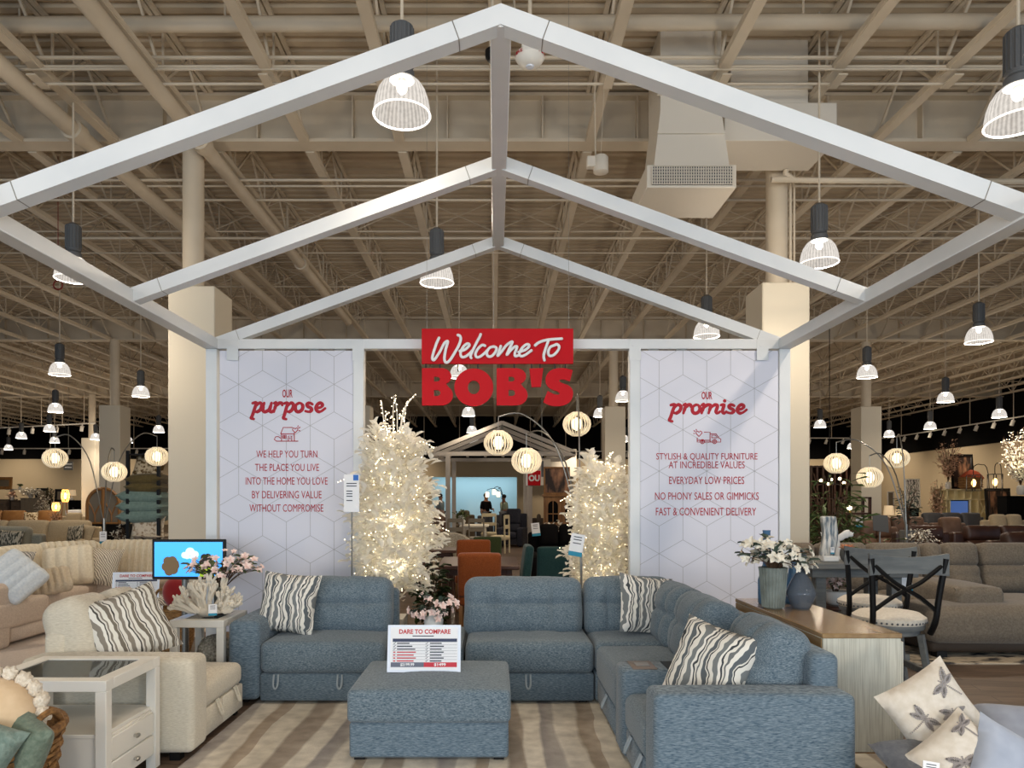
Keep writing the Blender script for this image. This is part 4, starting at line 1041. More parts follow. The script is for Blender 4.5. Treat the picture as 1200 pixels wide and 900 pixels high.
mb = MB(); mb.tube([(-2.78, y + .06, 0), (-2.78, y + .06, z0 + .2)], .03, 14); mb.box(-2.85, -2.71, y + .03, y + .06, z0 + .08, z0 + .3)
mb.build('post', m_nickel, t, world=True); MB().lathe([(.2, 0), (.2, .012), (.19, .02)], 28, (-2.78, y + .06, 0)).build('base_plate', m_nickel, t, world=True)
# red velvet piece in a woven basket
t = thing('basket', 'woven tan basket holding a red velvet cushion beside the screen post', 'basket', (-3.2, 7.1, 0))
mb = MB()
mb.lathe([(.14, 0), (.17, .1), (.18, .3), (.165, .44), (.15, .44), (.16, .3)], 22); mb.tube([(-.17, 0, .38), (-.21, 0, .5), (-.17, -.02, .6), (-.1, -.02, .62)], .014, 6, sm=3)
mb.build('weave', m_wicker, t); tagcard(t, (-.07, -.2, .42), .07, .08)
pc = MB(); pc.ball((0, 0, 0), (.135, .1, .17), 24, 14); o = pc.build('velvet_cushion', m_velvet); o.location = (-3.19, 7.1, .57); o.rotation_euler = (R(10), R(-8), 0); tag(o, 'round red velvet cushion standing in the tan basket', 'cushion')
# textured cube ottoman
t = thing('cube_ottoman', 'geometric-patterned grey ottoman carrying the second comparison sign', 'ottoman', (-3.72, 7.45, .0))
MB().cushion((0, 0, .245), (.34, .3, .235), .05, (.01, .01, .015), (6, 6, 4)).build('cover', m_geo, t)
mb = MB(); mb.box(-.28, .28, -.25, .25, 0, .015); mb.build('foot', m_black_metal, t)
compare_card((pX(158, 7.35), 7.35, .49), .47, .27, R(6), 'second comparison sign leaning on the geometric ottoman', '$2199', '$1499')

# ------------------------------------------------------------------ left cream sectional with ribbed cushions
lc = thing('sectional_sofa', 'large greige sectional with ribbed cream back cushions at far left', 'sofa', (-5, 8.5, 0))
def lpart(mb, name, m=m_seatcover): return mb.build(name, m, lc, 50, True)
lpart(MB().cushion((-5.45, 7.05, .34), (.55, .14, .33), .06, (.01, .01, .015), (6, 3, 4)), 'armrest')
lpart(MB().box(-5.9, -4.93, 7.2, 9.0, .05, .23, .03), 'base'); lpart(MB().box(-5.9, -4.3, 9.02, 9.95, .05, .23, .03), 'base')
lpart(MB().cushion((-5.3, 7.36, .345), (.42, .42, .135), .05, (.01, .005, .02), (6, 6, 2)), 'seat_cushion')
lpart(MB().cushion((-5.34, 8.2, .345), (.42, .41, .13), .05, (.01, .005, .02), (6, 6, 2)), 'seat_cushion')
lpart(MB().cushion((-5.45, 9.05, .345), (.42, .42, .125), .06, (.01, .005, .02), (6, 6, 2)), 'seat_cushion')
lpart(MB().cushion((-4.68, 9.4, .345), (.38, .46, .125), .05, (.01, .005, .02), (6, 6, 2)), 'seat_cushion')
lpart(MB().cushion((-5.98, 8.5, .42), (.1, 1.45, .38), .05, (0, 0, .01), (2, 8, 3)), 'back_frame'); lpart(MB().cushion((-5.15, 9.98, .42), (.85, .1, .38), .05, (0, 0, .01), (6, 2, 3)), 'back_frame')
def rib_fn(k, amp=.045):
    def fn(p, nx, ny, nz):
        if nz > .1: p = p + Vector((0, 0, (abs(math.sin(p.x * k)) - .66) * amp))
        return p
    return fn
def rib_cushion(x, y, rz, w, h=.5, z0=.46, tilt=14, m=m_ribcream, k=38):
    M = Matrix.Translation((x, y, z0 + h / 2)) @ Matrix.Rotation(rz, 4, 'Z') @ Matrix.Rotation(R(90 - tilt), 4, 'X')
    lpart(MB(M).cushion((0, 0, 0), (w / 2, h / 2, .12), .08, (0, .01, .03), (64, 6, 2), fn=rib_fn(k)), 'back_cushion', m)
rib_cushion(-5.72, 7.6, R(90), .8); rib_cushion(-5.72, 8.45, R(90), .85); rib_cushion(-5.62, 9.35, R(48), .75); rib_cushion(-5.0, 9.72, R(8), .75); rib_cushion(-4.5, 9.74, R(0), .5)
GL = 'pillows on the greige sectional'
def ribs_extra(mb, f): pass
def ribbed_pillow(label, m, loc, w, h, t, rot, k, amp=.03):
    mb = MB(); mb.cushion((0, 0, 0), (w / 2, h / 2, t / 2), t * .42, (0, .0, .03), (int(w * 100), 6, 2), fn=rib_fn(k, amp)); mb.v = [Vector((p.x, -p.z, p.y)) for p in mb.v]
    o = mb.build('throw_pillow', m, None, 60); o.location = loc; o.rotation_euler = rot; tag(o, label, 'pillow', GL)
ribbed_pillow('icy white channelled pillow flopped over the left sofa arm', m_bluewhite, (pX(21, 7.35), 7.3, .72), .48, .46, .16, (R(-40), R(42), R(14)), 34, .012)
ribbed_pillow('ribbed greige lumbar pillow on the left sofa seat', heather('fabric_rib_greige', (190, 174, 150), (210, 196, 172), (40, 40, 40)), (pX(57, 7.9), 7.85, .60), .5, .3, .14, (R(-30), R(-8), R(38)), 45)
ribbed_pillow('fluffy cream square pillow behind the ribbed lumbar pillow', m_ribcream, (pX(80, 8.7), 8.7, .70), .55, .5, .16, (R(-20), R(-6), R(20)), 26)
pillow('throw_pillow', 'diamond-patterned taupe pillow in the middle of the greige sectional', m_diamond, (pX(116, 8.9), 8.9, .68), .5, .5, .16, (R(-22), R(6), R(4)), GL)
pillow('throw_pillow', 'small dark-striped pillow tucked behind the icy white one', m_geo, (pX(10, 8.2), 8.25, .74), .42, .42, .14, (R(-24), R(10), R(30)), GL)
MB2 = MB(); MB2.box(-7.5, -3.3, 6.2, 10.8, 0, .012); tag(MB2.build('area_rug', m_seatcover), 'pale plain rug under the greige sectional', 'rug')

# ------------------------------------------------------------------ near baskets
def wicker_basket(label, x, y, r, h):
    t = thing('wicker_basket', label, 'basket', (x, y, 0)); mb = MB()
    nz_ = 9; k = 32
    prof = [(r * (.8 + .2 * i / nz_), h * i / nz_) for i in range(nz_ + 1)]
    mb.lathe([(p[0] - .012, p[1]) for p in prof], k, cap=False); mb.lathe([(.001, .01), (prof[0][0] - .012, .01)], k, cap=False)
    for rr, z in prof:
        mb.tube([(rr * math.cos(2 * math.pi * a / k) + .006 * math.cos(a * math.pi), rr * math.sin(2 * math.pi * a / k) + .006 * math.sin(a * math.pi), z) for a in range(k + 1)], .013, 5, False)
        mb.tube([((rr + .006) * math.cos(2 * math.pi * a / k) - .006 * math.cos(a * math.pi), rr * math.sin(2 * math.pi * a / k), z + h / nz_ * .5) for a in range(k + 1)], .011, 5, False)
    mb.build('weave', m_wicker, t, 60)
    mb = MB(); mb.tube([((r + .004) * math.cos(2 * math.pi * a / 40), (r + .004) * math.sin(2 * math.pi * a / 40), h + .02) for a in range(41)], .022, 7, False); mb.build('rim', m_wicker, t, 60)
    mb = MB(); mb.tube([(r * math.cos(R(a)), r * math.sin(R(a)), h + .02 + .09 * math.sin(R((a + 25) / 50 * 180))) for a in range(-25, 26, 5)], .014, 6); mb.build('handle', m_wicker, t, 60)
    return t
wicker_basket('round wicker basket of pillows at the lower left picture corner', -2.24, 2.98, .36, .5)
# pompom trimmed round cushion
t = thing('round_cushion', 'round cream velvet cushion with pompom trim in the left basket', 'cushion', (-2.08, 2.92, .60)); t.rotation_euler = (R(-14), R(0), R(20))
m_pomp = heather('pompom_wool', (206, 192, 170), (232, 222, 206), (90, 90, 90), .8); m_velc = heather('velvet_cream', (206, 178, 142), (220, 194, 160), (20, 20, 20), .1)
mb = MB(); mb.M = Matrix.Rotation(R(90), 4, 'X'); mb.lathe([(.001, .1), (.05, .1), (.11, .085), (.155, .05), (.17, 0), (.155, -.05), (.11, -.085), (.001, -.1)], 28); mb.build('cover', m_velc, t, 60)
for k in range(20):
    a = 2 * math.pi * k / 20; mb = MB(); mb.ball((0, 0, 0), .032, 14, 10)
    mb.v = [p * (1 + .5 * noise.noise(p * 90 + Vector((k, 0, 0)))) for p in mb.v]
    o = mb.build('pompom', m_pomp, t, 60); o.location = (.185 * math.cos(a), 0, .185 * math.sin(a))
pillow('throw_pillow', 'sage green tufted pillow in front in the left basket', heather('fabric_sage', (104, 124, 116), (134, 150, 140), (50, 50, 50), .6), (-2.06, 2.74, .50), .34, .34, .14, (R(-18), R(24), R(6)))
pillow('throw_pillow', 'dark sage pillow at the right edge of the left basket', heather('fabric_sage_dark', (92, 106, 92), (116, 128, 112), (60, 60, 60), .6), (-1.93, 2.9, .49), .26, .28, .12, (R(-10), R(20), R(-30)))

wicker_basket('round wicker basket of pillows at the lower right picture corner', 2.18, 2.98, .36, .36)
m_dpil = heather('fabric_dragonfly_ivory', (206, 196, 180), (222, 214, 202), (30, 30, 30), .1)
def dragonflies(spec):
    def ex(mb, f):
        mb.m = 1
        for u, v, a, s in spec:
            for da, L, w in ((70, .42, .13), (110, .36, .12), (-70, .42, .13), (-110, .36, .12)):
                for k in range(9):
                    for sgn in (-1, 1):
                        tt = k / 8; uu = u + s * (math.cos(R(a + da)) * L * tt - math.sin(R(a + da)) * w * math.sin(math.pi * tt) * .5 * sgn); vv = v + s * (math.sin(R(a + da)) * L * tt + math.cos(R(a + da)) * w * math.sin(math.pi * tt) * .5 * sgn)
                        if abs(uu) < .95 and abs(vv) < .95:
                            p = f(uu, vv); e = .004; mb.quad(p + Vector((-e, 0, -e)), p + Vector((e, 0, -e)), p + Vector((e, 0, e)), p + Vector((-e, 0, e)))
                            if k in (3, 4, 5, 6):
                                p = f(u + s * math.cos(R(a + da)) * L * tt, v + s * math.sin(R(a + da)) * L * tt); mb.quad(p + Vector((-e, 0, -e)), p + Vector((e, 0, -e)), p + Vector((e, 0, e)), p + Vector((-e, 0, e)))
            for k in range(14):
                tt = -.15 + k / 13 * .7; p = f(max(-.97, min(.97, u - s * math.cos(R(a)) * tt)), max(-.97, min(.97, v - s * math.sin(R(a)) * tt))); e = .003
                mb.quad(p + Vector((-e, 0, -e)), p + Vector((e, 0, -e)), p + Vector((e, 0, e)), p + Vector((-e, 0, e)))
        mb.m = 0
    return ex
m_beads = mat('bead_grey', (138, 130, 126), .4)
p = pillow('throw_pillow', 'ivory pillow with beaded dragonflies standing tilted in the right basket', [m_dpil, m_beads], (pX(1090, 3.15), 3.13, .565), .36, .36, .14, (R(-16), R(-30), R(4)), None, extra=dragonflies([(.5, .55, 120, .9), (-.45, .1, 20, .9), (.25, -.15, 70, .8), (-.1, -.65, 50, .9)]))
mb = MB(); mb.box(-.03, .03, -.004, .004, -.02, .02); q = mb.build('care_label', m_paper, p); q.location = (-.17, -.02, -.1); q.rotation_euler = (0, R(20), 0)
pillow('throw_pillow', 'second ivory dragonfly pillow lying in front in the right basket', [m_dpil, m_beads], (pX(1122, 2.95), 2.9, .415), .34, .34, .14, (R(-36), R(-38), R(6)), None, extra=dragonflies([(-.1, .1, 60, .9), (.6, .7, 100, .7)]))
pillow('throw_pillow', 'pale blue-grey velvet pillow at the right edge of the right basket', heather('velvet_ice', (160, 168, 184), (178, 186, 200), (12, 12, 12), .1), (pX(1186, 2.85), 2.83, .40), .38, .36, .14, (R(-30), R(30), R(-8)))
pillow('throw_pillow', 'grey-blue pillow lying behind the pale velvet one in the right basket', heather('velvet_grey', (142, 148, 162), (160, 166, 180), (12, 12, 12), .1), (pX(1205, 3.2), 3.2, .44), .4, .34, .14, (R(-60), 0, R(-20)))
p = pillow('throw_pillow', 'dark grey pillow with a white price tag under the dragonfly pillows', heather('fabric_slate', (96, 98, 104), (112, 114, 118), (50, 50, 50)), (pX(1085, 3.0), 3.0, .38), .34, .3, .12, (R(-70), 0, R(8)))
tagcard(p, (-.13, -.10, -.16), .06, .065, (R(60), R(20), 0))

# ------------------------------------------------------------------ sideboard on the right with vases
t = thing('sideboard', 'long sideboard with brown top, whitewashed end and brass legs', 'sideboard', (1.89, 4.3, 0))
x0, x1, y0, y1 = 1.695, 2.10, 3.66, 4.98
MB().box(x0, x1, y0, y1, .20, .79, .003).build('case', m_wash, t, world=True)
MB().box(x0 - .004, x1 + .004, y0 - .004, y1 + .004, .79, .815, .003).build('top', m_topbrown, t, world=True)
mb = MB(); mb.box(x0 - .006, x0, y0 + .01, y1 - .01, .21, .785)
mb.build('back_panel', m_topbrown, t, world=True)
for y in (3.9, 4.25, 4.6): MB().box(x0 - .009, x0 - .005, y - .02, y + .02, .72, .75).build('cable_hole', m_black_metal, t, world=True)
for y in (3.88, 4.32, 4.76):
    d = MB().box(x1, x1 + .018, y - .21, y + .21, .22, .77, .003).build('door', m_wash, t, world=True)
    mb = MB(); mb.tube([(x1 + .03, y + .16, .42), (x1 + .03, y + .16, .58)], .006, 6); mb.v = [p - Vector(t.location) for p in mb.v]; mb.build('handle', m_gold, d)
for x in (x0 + .06, x1 - .04):
    for y in (y0 + .05, y1 - .05):
        mb = MB(); mb.tube([(x, y, 0), (x, y, .2)], [.01, .016], 8); mb.build('leg', m_gold, t, world=True)
mb = MB(); mb.box(x0 + .03, x1 - .03, y0 + .03, y0 + .06, .185, .2); mb.build('foot_rail', m_gold, t, world=True)
ZT = .815
t = thing('flower_pot', 'ribbed grey-green pot of white dogwood on the sideboard', 'flowers', (1.775, 4.52, ZT))
vase_prof(t, 'pot', [(.05, 0), (.062, .01), (.072, .12), (.08, .24), (.084, .262), (.07, .262), (.066, .2)], m_pot, 32, 26)
bouquet(t, (1.775, 4.52, 1.06), (1.79, 4.5, 1.12), (.25, .18, .16), 44, m_petalw, m_leafs, .044, 120, .07, 12)
mb = MB(); mb.tube([(1.76, 4.5, 1.1), (1.62, 4.48, 1.14), (1.55, 4.46, 1.19)], .003, 4, sm=3); mb.build('twig', m_stem, t, world=True)
t = thing('glass_vase', 'grey faceted glass vase beside the ribbed flower pot', 'vase', (1.945, 4.50, ZT))
vase_prof(t, 'glass', [(.05, 0), (.055, .008), (.092, .09), (.09, .11), (.055, .19), (.03, .23), (.028, .30), (.034, .345)], m_glass_g, 12)
t = thing('glass_bottle', 'tall blue glass bottle behind the dogwood flowers', 'bottle', (1.81, 4.72, ZT))
vase_prof(t, 'glass', [(.05, 0), (.055, .01), (.055, .16), (.03, .24), (.024, .27), (.024, .48), (.027, .49)], m_glass_b, 20)
t = thing('glass_bottle', 'shorter blue glass bottle behind the grey faceted vase', 'bottle', (1.99, 4.74, ZT))
vase_prof(t, 'glass', [(.045, 0), (.05, .01), (.05, .14), (.028, .2), (.022, .23), (.022, .36), (.026, .37)], m_glass_b, 20)

# ------------------------------------------------------------------ counter table and stools
t = thing('counter_table', 'grey counter-height dining table beside the right banner', 'table', (3.45, 6.95, 0))
MB().box(2.86, 4.1, 6.55, 7.45, .865, .925, .008).build('tabletop', m_wood_g, t, world=True)
MB().box(2.98, 3.98, 6.65, 7.35, .78, .865, .004).build('apron', m_wood_g, t, world=True)
for x in (3.1, 3.82):
    for y in (6.78, 7.2): MB().box(x - .05, x + .05, y - .05, y + .05, .06, .8, .006).build('leg', m_wood_g, t, world=True)
    MB().box(x - .05, x + .05, 6.6, 7.4, 0, .07, .006).build('foot', m_wood_g, t, world=True)
MB().box(3.1, 3.82, 6.95, 7.03, .12, .2, .004).build('stretcher', m_wood_g, t, world=True)
m_seatstool = heather('stool_seat_cream', (206, 196, 180), (220, 212, 198), (60, 60, 60), .1)
def stool_proto():
    t = thing('counter_stool', '', 'stool', (0, 0, 0))
    for sx in (-1, 1):
        for sy in (-1, 1):
            mb = MB(); mb.bar((sx * .15, sy * .15, .55), (sx * .215, sy * .215, 0), .042, .042, .004); mb.build('leg', m_wood_g, t)
    for h, r in ((.16, .2), (.28, .185)):
        pass
    for a, b, z in (((-.2, -.2), (.2, -.2), .2), ((-.2, .2), (.2, .2), .2), ((-.19, -.19), (-.19, .19), .28), ((.19, -.19), (.19, .19), .28)):
        mb = MB(); mb.bar((*a, z), (*b, z), .03, .045, .004); mb.build('foot_rail', m_wood_g, t)
    mb = MB(); mb.lathe([(.17, .53), (.2, .54), (.2, .575), (.17, .58)], 28); mb.lathe([(.23, .58), (.235, .6), (.23, .62)], 32); mb.build('swivel_base', m_wood_dk if 0 else m_wood_g, t)
    mb = MB(); mb.lathe([(.232, .615), (.245, .635), (.243, .66), (.2, .69), (.1, .705), (.001, .708)], 36); mb.build('seat', m_seatstool, t)
    mb = MB()
    for k in range(46): a = 2 * math.pi * k / 46; mb.ball((.243 * math.cos(a), .243 * math.sin(a), .633), .0085, 6, 4)
    mb.build('nailheads', m_dark, t)
    def arc(x): return -.235 - .05 * (1 - (x / .25) ** 2) * -1 - .06
    for s in (-1, 1):
        mb = MB(); mb.tube([(s * .205, -.17, .56), (s * .212, -.225, .66), (s * .225, -.25, .85), (s * .25, -.285, 1.1)], .021, 8, sm=4); mb.build('back_post', m_black_metal, t)
        mb = MB(); mb.tube([(s * .21, -.235, .73), (s * .1, -.25, .82), (0, -.255, .88), (-s * .1, -.268, .94), (-s * .225, -.275, 1.05)], .016, 6, sm=4); mb.build('cross_brace', m_black_metal, t)
    vs = []; fs = []; n = 14
    for i in range(n + 1):
        x = -.265 + .53 * i / n; y = -.30 + .05 * (1 - (x / .265) ** 2) * 1.0; zb = .98 + .012 * (1 - (x / .265) ** 2); zt = 1.125 - .03 * (1 - (x / .265) ** 2) + .01
        vs += [(x, y, zb), (x, y, zt), (x, y + .03, zt), (x, y + .03, zb)]
        if i:
            for k in range(4): fs.append(((i - 1) * 4 + k, (i - 1) * 4 + (k + 1) % 4, i * 4 + (k + 1) % 4, i * 4 + k))
    fs += [(3, 2, 1, 0), (n * 4, n * 4 + 1, n * 4 + 2, n * 4 + 3)]
    MB().add(vs, fs).build('top_rail', m_wood_g, t); return t
st = stool_proto(); st.location = (2.89, 5.2, 0); st['label'] = 'grey cross-back counter stool nearest, beside the sideboard end'; st['group'] = 'cross-back counter stools'; st.rotation_euler = (0, 0, R(-4))
copy_tree(st, (3.16, 5.98, 0), R(-12), 'second cross-back stool just behind the nearest one')
t = thing('sculptural_vase', 'tall streaked grey vase on a white stand on the counter table', 'vase', (pX(974, 6.7), 6.75, .925))
mb = MB(); mb.box(-.075, .075, -.06, .06, 0, .055, .008); mb.build('stand', m_potw, t)
mb = MB(); mb.cushion((0, 0, .24), (.07, .035, .19), .02, (0, 0, 0), (4, 2, 14), fn=lambda p, a, b, c: p + Vector((.014 * math.sin(c * 3 + 1), .01 * math.sin(c * 4), 0))); mb.build('body', m_marble, t)
tagcard(t, (0.01, -.055, .1), .035, .05)
t = thing('whale_tail_sculpture', 'white whale tail sculpture behind the streaked vase', 'sculpture', (pX(981, 7.0), 7.0, .925))
mb = MB(); mb.tube([(0, 0, 0), (0, 0, .1), (0, .0, .2)], [.06, .035, .022], 12)
for s in (-1, 1): mb.tube([(0, 0, .18), (s * .05, 0, .225), (s * .1, 0, .25), (s * .135, 0, .245), (s * .165, 0, .262)], [.02, .034, .04, .026, .004], 10, sm=3)
mb.v = [Vector((p.x, p.y * .45, p.z)) for p in mb.v]
mb.build('tail', m_potw, t)
t = thing('succulent_pot', 'slate grey pot with a peach succulent on the counter table', 'plant', (pX(995, 6.72), 6.72, .925))
vase_prof(t, 'pot', [(.05, 0), (.07, .02), (.082, .06), (.078, .11), (.066, .115), (.066, .1)], m_potd, 24)
mb = MB()
for k in range(16):
    a = k * 2.4; mb.leaf((-.02, 0, .1), (math.cos(a), math.sin(a), .5 + .06 * k), (0, 0, 1), .085, .04)
mb.build('rosette', mat('succulent_peach', (226, 150, 110), .6, col2=(210, 170, 130), scale=(9, 9, 9)), t)
mb = MB()
for k in range(12): a = k * 2.4; mb.leaf((.035, 0, .1), (math.cos(a), math.sin(a), .6 + .05 * k), (0, 0, 1), .06, .03)
mb.build('rosette', m_leafg, t)
t = thing('side_table', 'small low dark table under the grey counter table', 'table', (3.48, 7.24, 0))
mb = MB(); mb.lathe([(.155, .40), (.165, .41), (.165, .43), (.155, .44)], 32); mb.build('tabletop', m_wood_dk, t)
mb = MB(); mb.lathe([(.12, 0), (.12, .03), (.03, .06), (.03, .40)], 20); mb.build('pedestal', m_wood_dk, t)
t = thing('flower_bowl', 'white bowl of dusty pink flowers below the counter table', 'flowers', (3.48, 7.24, .44))
vase_prof(t, 'bowl', [(.06, 0), (.08, .01), (.12, .08), (.125, .14), (.1, .145), (.1, .13)], m_potw, 24)
bouquet(t, (3.48, 7.24, .56), (3.48, 7.24, .64), (.13, .11, .08), 22, m_petalp, m_leafg, .04, 40, .05, 21)

# ------------------------------------------------------------------ taupe recliner sectional
rs = thing('recliner_sectional', 'taupe reclining sectional with chaise at the right edge', 'sofa', (5, 8, 0))
def rpart(mb, name, m=m_taupe): return mb.build(name, m, rs, 50, True)
def seatback(x0, x1, y, z0=.45, zs=.74, zt=1.0, headonly=False):
    cx = (x0 + x1) / 2; w = (x1 - x0) / 2 - .006
    rpart(MB(T(cx, y, (zs + zt) / 2, rx=R(80))).cushion((0, 0, 0), (w, (zt - zs) / 2 + .01, .12), .07, (0, 0, .03), (10, 4, 2)), 'headrest')
    rpart(MB(T(cx, y - .05, (z0 + zs) / 2, rx=R(76))).cushion((0, 0, 0), (w, (zs - z0) / 2 + .02, .13), .07, (0, 0, .05), (10, 6, 2), fn=tuft_fn([], 0, 1, [('y', .02, .02, .03)])), 'back_cushion')
YR = 8.25
for a, b in ((3.42, 3.70), (3.72, 4.30), (4.32, 4.92), (5.18, 5.58), (5.60, 6.75)): seatback(a, b, YR)
seatback(4.94, 5.16, YR)
rpart(MB().box(3.4, 6.8, 8.3, 8.5, .1, .9, .05), 'back_frame')
rpart(MB().box(3.4, 4.95, 7.6, 8.3, .08, .26, .02), 'base', m_taupe_d)
for a, b in ((3.42, 4.3), (4.32, 4.92)): rpart(MB().cushion(((a + b) / 2, 7.85, .36), ((b - a) / 2, .42, .12), .07, (.0, .01, .03), (8, 6, 2)), 'seat_cushion')
# console arm
rpart(MB().cushion((4.72, 7.35, .36), (.24, .5, .3), .08, (.01, .01, .02), (5, 8, 4)), 'console')
mb = MB(); mb.tube([(4.5, 6.93, .62), (4.72, 6.9, .64), (4.95, 6.95, .62)], .03, 8, sm=3); rpart(mb, 'console_roll')
# chaise
rpart(MB().cushion((5.45, 7.2, .33), (.98 - .3, .55, .16), .1, (.0, .01, .05), (12, 8, 3)), 'chaise_cushion')
rpart(MB().cushion((5.1, 6.98, .32), (1.0, .33, .175), .12, (.0, .015, .03), (14, 8, 3)), 'chaise_end')
rpart(MB().box(4.14, 6.75, 6.72, 8.2, .06, .17, .03), 'base', m_taupe_d)
for x, y in ((4.25, 6.78), (6.5, 6.78), (3.5, 7.7), (4.25, 8.4)): rpart(MB().box(x - .05, x + .05, y - .05, y + .05, 0, .07), 'foot', m_black_metal)
o = tagcard(None, (4.02, 6.98, .70), .18, .26, (R(-10), 0, 0)); o.name = 'price_card'
tag(o, 'blue-edged price card hanging on the recliner behind the stools', 'card')
tag(MB().box(3.7, 7.6, 6.5, 9.2, 0, .012).build('area_rug', m_rug2), 'patterned beige and black rug under the taupe recliner', 'rug')

# ------------------------------------------------------------------ white lit trees
def white_tree(label, x, y, z0, zl0, zl1, rad, ztop, seed, lights=True):
    g = random.Random(seed); t = thing('blossom_tree', label, 'tree', (x, y, 0)); V = Vector
    MB().lathe([(.14, 0), (.17, .02), (.16, .3), (.13, .31)], 20, (x, y, 0)).build('pot', m_potw, t, world=True)
    br = MB(); lv = MB(); fl = MB()
    for k in range(5):
        a = 2 * math.pi * k / 5; br.tube([(x + .03 * math.cos(a), y + .03 * math.sin(a), .28), (x + .06 * math.cos(a), y + .06 * math.sin(a), (zl0 + zl1) / 2), (x + .1 * math.cos(a + .6), y + .1 * math.sin(a + .6), zl1)], .012, 6, sm=3)
    n = 170
    for i in range(n):
        f = (i + .5) / n; a = i * 2.39996; z = zl0 + (zl1 - zl0) * f
        env = rad * (.62 + .38 * math.sin(math.pi * min(1, (f * .85 + .18)))) * (1 - .12 * max(0, f - .6) / .4)
        b = V((x + .05 * math.cos(a), y + .05 * math.sin(a), z - .12)); e = V((x + env * math.cos(a) * g.uniform(.75, 1.1), y + env * math.sin(a) * g.uniform(.75, 1.1), z + g.uniform(-.1, .16)))
        m_ = b.lerp(e, .55) + V((0, 0, .06)); P = smooth([b, m_, e], 4); br.tube(P, .0045, 4, False)
        for j in range(22):
            p = P[min(len(P) - 1, int(j / 22 * len(P)) + 1)] + V((g.uniform(-.05, .05), g.uniform(-.05, .05), g.uniform(-.06, .06)))
            d = (e - b).normalized() + V((g.uniform(-1.1, 1.1), g.uniform(-1.1, 1.1), g.uniform(-.9, .8))); L = g.uniform(.06, .12); lv.leaf(p, d, (0, 0, 1), L, L * .66)
        for j in range(3): fl.ball(P[g.randrange(2, len(P))] + V((g.uniform(-.08, .08), g.uniform(-.08, .05), g.uniform(-.06, .08))), .0045, 5, 3)
    for i in range(16):     # tall bare twigs with lights
        a = i * 2.4; r0 = rad * .25; h = ztop - g.uniform(0, .45); P = smooth([V((x + r0 * .4 * math.cos(a), y + r0 * .4 * math.sin(a), zl1 - .5)), V((x + r0 * math.cos(a), y + r0 * math.sin(a), (zl1 + h) / 2)), V((x + rad * g.uniform(.1, .75) * math.cos(a), y + rad * .5 * math.sin(a), h))], 5)
        br.tube(P, .005, 4, False)
        for q in P[3:]: fl.ball(q + V((g.uniform(-.02, .02), -.01, 0)), .0045, 5, 3)
    for i in range(6):
        a = i * 1.05 + .3; P = smooth([V((x, y, zl0 + .3 + i * .15)), V((x + rad * .8 * math.cos(a), y + rad * .6 * math.sin(a), zl0 + .55 + i * .15)), V((x + rad * 1.35 * math.cos(a), y + rad * math.sin(a), zl0 + .5 + i * .15))], 6)
        br.tube(P, .003, 4, False)
        for q in P[4:]: fl.ball(q, .005, 5, 3)
    br.build('branches', m_branchw, t, world=True); lv.build('leaves', m_leafw, t, 0, True); o = fl.build('string_lights', m_fairy, t, 0, True); o['kind'] = 'stuff'
    if lights:
        for f in (.15, .45, .75): light('tree_glow', 'POINT', (x, y, zl0 + (zl1 - zl0) * f), 9, (1, .91, .74), .1)
white_tree('tall white lit blossom tree beside the purpose banner', pX(462, 6.5), 6.5, 0, .72, 2.05, .38, 2.56, 3)
white_tree('shorter white lit blossom tree beside the promise banner', pX(704, 7.3), 7.3, 0, .55, 1.78, .33, 2.05, 9)
t = thing('price_stand', 'thin steel stand with a white blue-edged price card by the right tree', 'sign', (pX(681, 6.75), 6.75, 0))
mb = MB(); mb.tube([(0, 0, .01), (0, 0, 1.15)], .012, 8); mb.lathe([(.11, 0), (.11, .01)], 20); mb.build('stand', m_nickel, t); tagcard(t, (-.05, -.03, 1.06), .13, .17, (R(0), R(10), 0))
# leafy dark plant behind the gap
def leafy(label, x, y, z0, z1, rad, m, n, L, seed, pot=True, w=.55, grass=False, name='potted_plant', trunk=.012):
    g = random.Random(seed); t = thing(name, label, 'plant', (x, y, 0)); V = Vector; st_ = MB(); lv = MB()
    if pot: MB().lathe([(rad * .35, 0), (rad * .45, .02), (rad * .5, z0 * .9), (rad * .42, z0 * .9)], 20, (x, y, 0)).build('pot', m_potd, t, world=True)
    for i in range(n):
        a = i * 2.39996; f = (i + .5) / n; h = z0 + (z1 - z0) * f; rr = rad * g.uniform(.4, 1) * (1 - .5 * max(0, f - .5))
        P = smooth([V((x, y, z0 * .8)), V((x + rr * .3 * math.cos(a), y + rr * .3 * math.sin(a), (z0 + h) / 2)), V((x + rr * math.cos(a), y + rr * math.sin(a), h))], 3); st_.tube(P, trunk * .4, 4, False)
        for j in range(7):
            p = P[-1].lerp(P[2], j / 9) ; d = V((math.cos(a) + g.uniform(-.9, .9), math.sin(a) + g.uniform(-.9, .9), g.uniform(-.6, .6))); l = L * g.uniform(.7, 1.2); lv.leaf(p, d, (0, 0, 1), l, l * w)
    st_.build('stems', m_stem, t, world=True); lv.build('leaves', m, t, 0, True); return t
leafy('dark broad-leaved plant behind the left white tree', pX(505, 7.2), 7.3, .25, .95, .2, m_leafd, 26, .12, 4)
t = thing('storage_cube', 'low white box table behind the gap in the blue sofa', 'table', (-.98, 6.95, 0))
MB().box(-1.25, -.9, 6.95, 7.3, .30, .34, .004).build('top', m_white, t, world=True)
for x in (-1.23, -.92):
    for y in (6.97, 7.28): MB().box(x - .02, x + .02, y - .02, y + .02, 0, .30).build('leg', m_white, t, world=True)

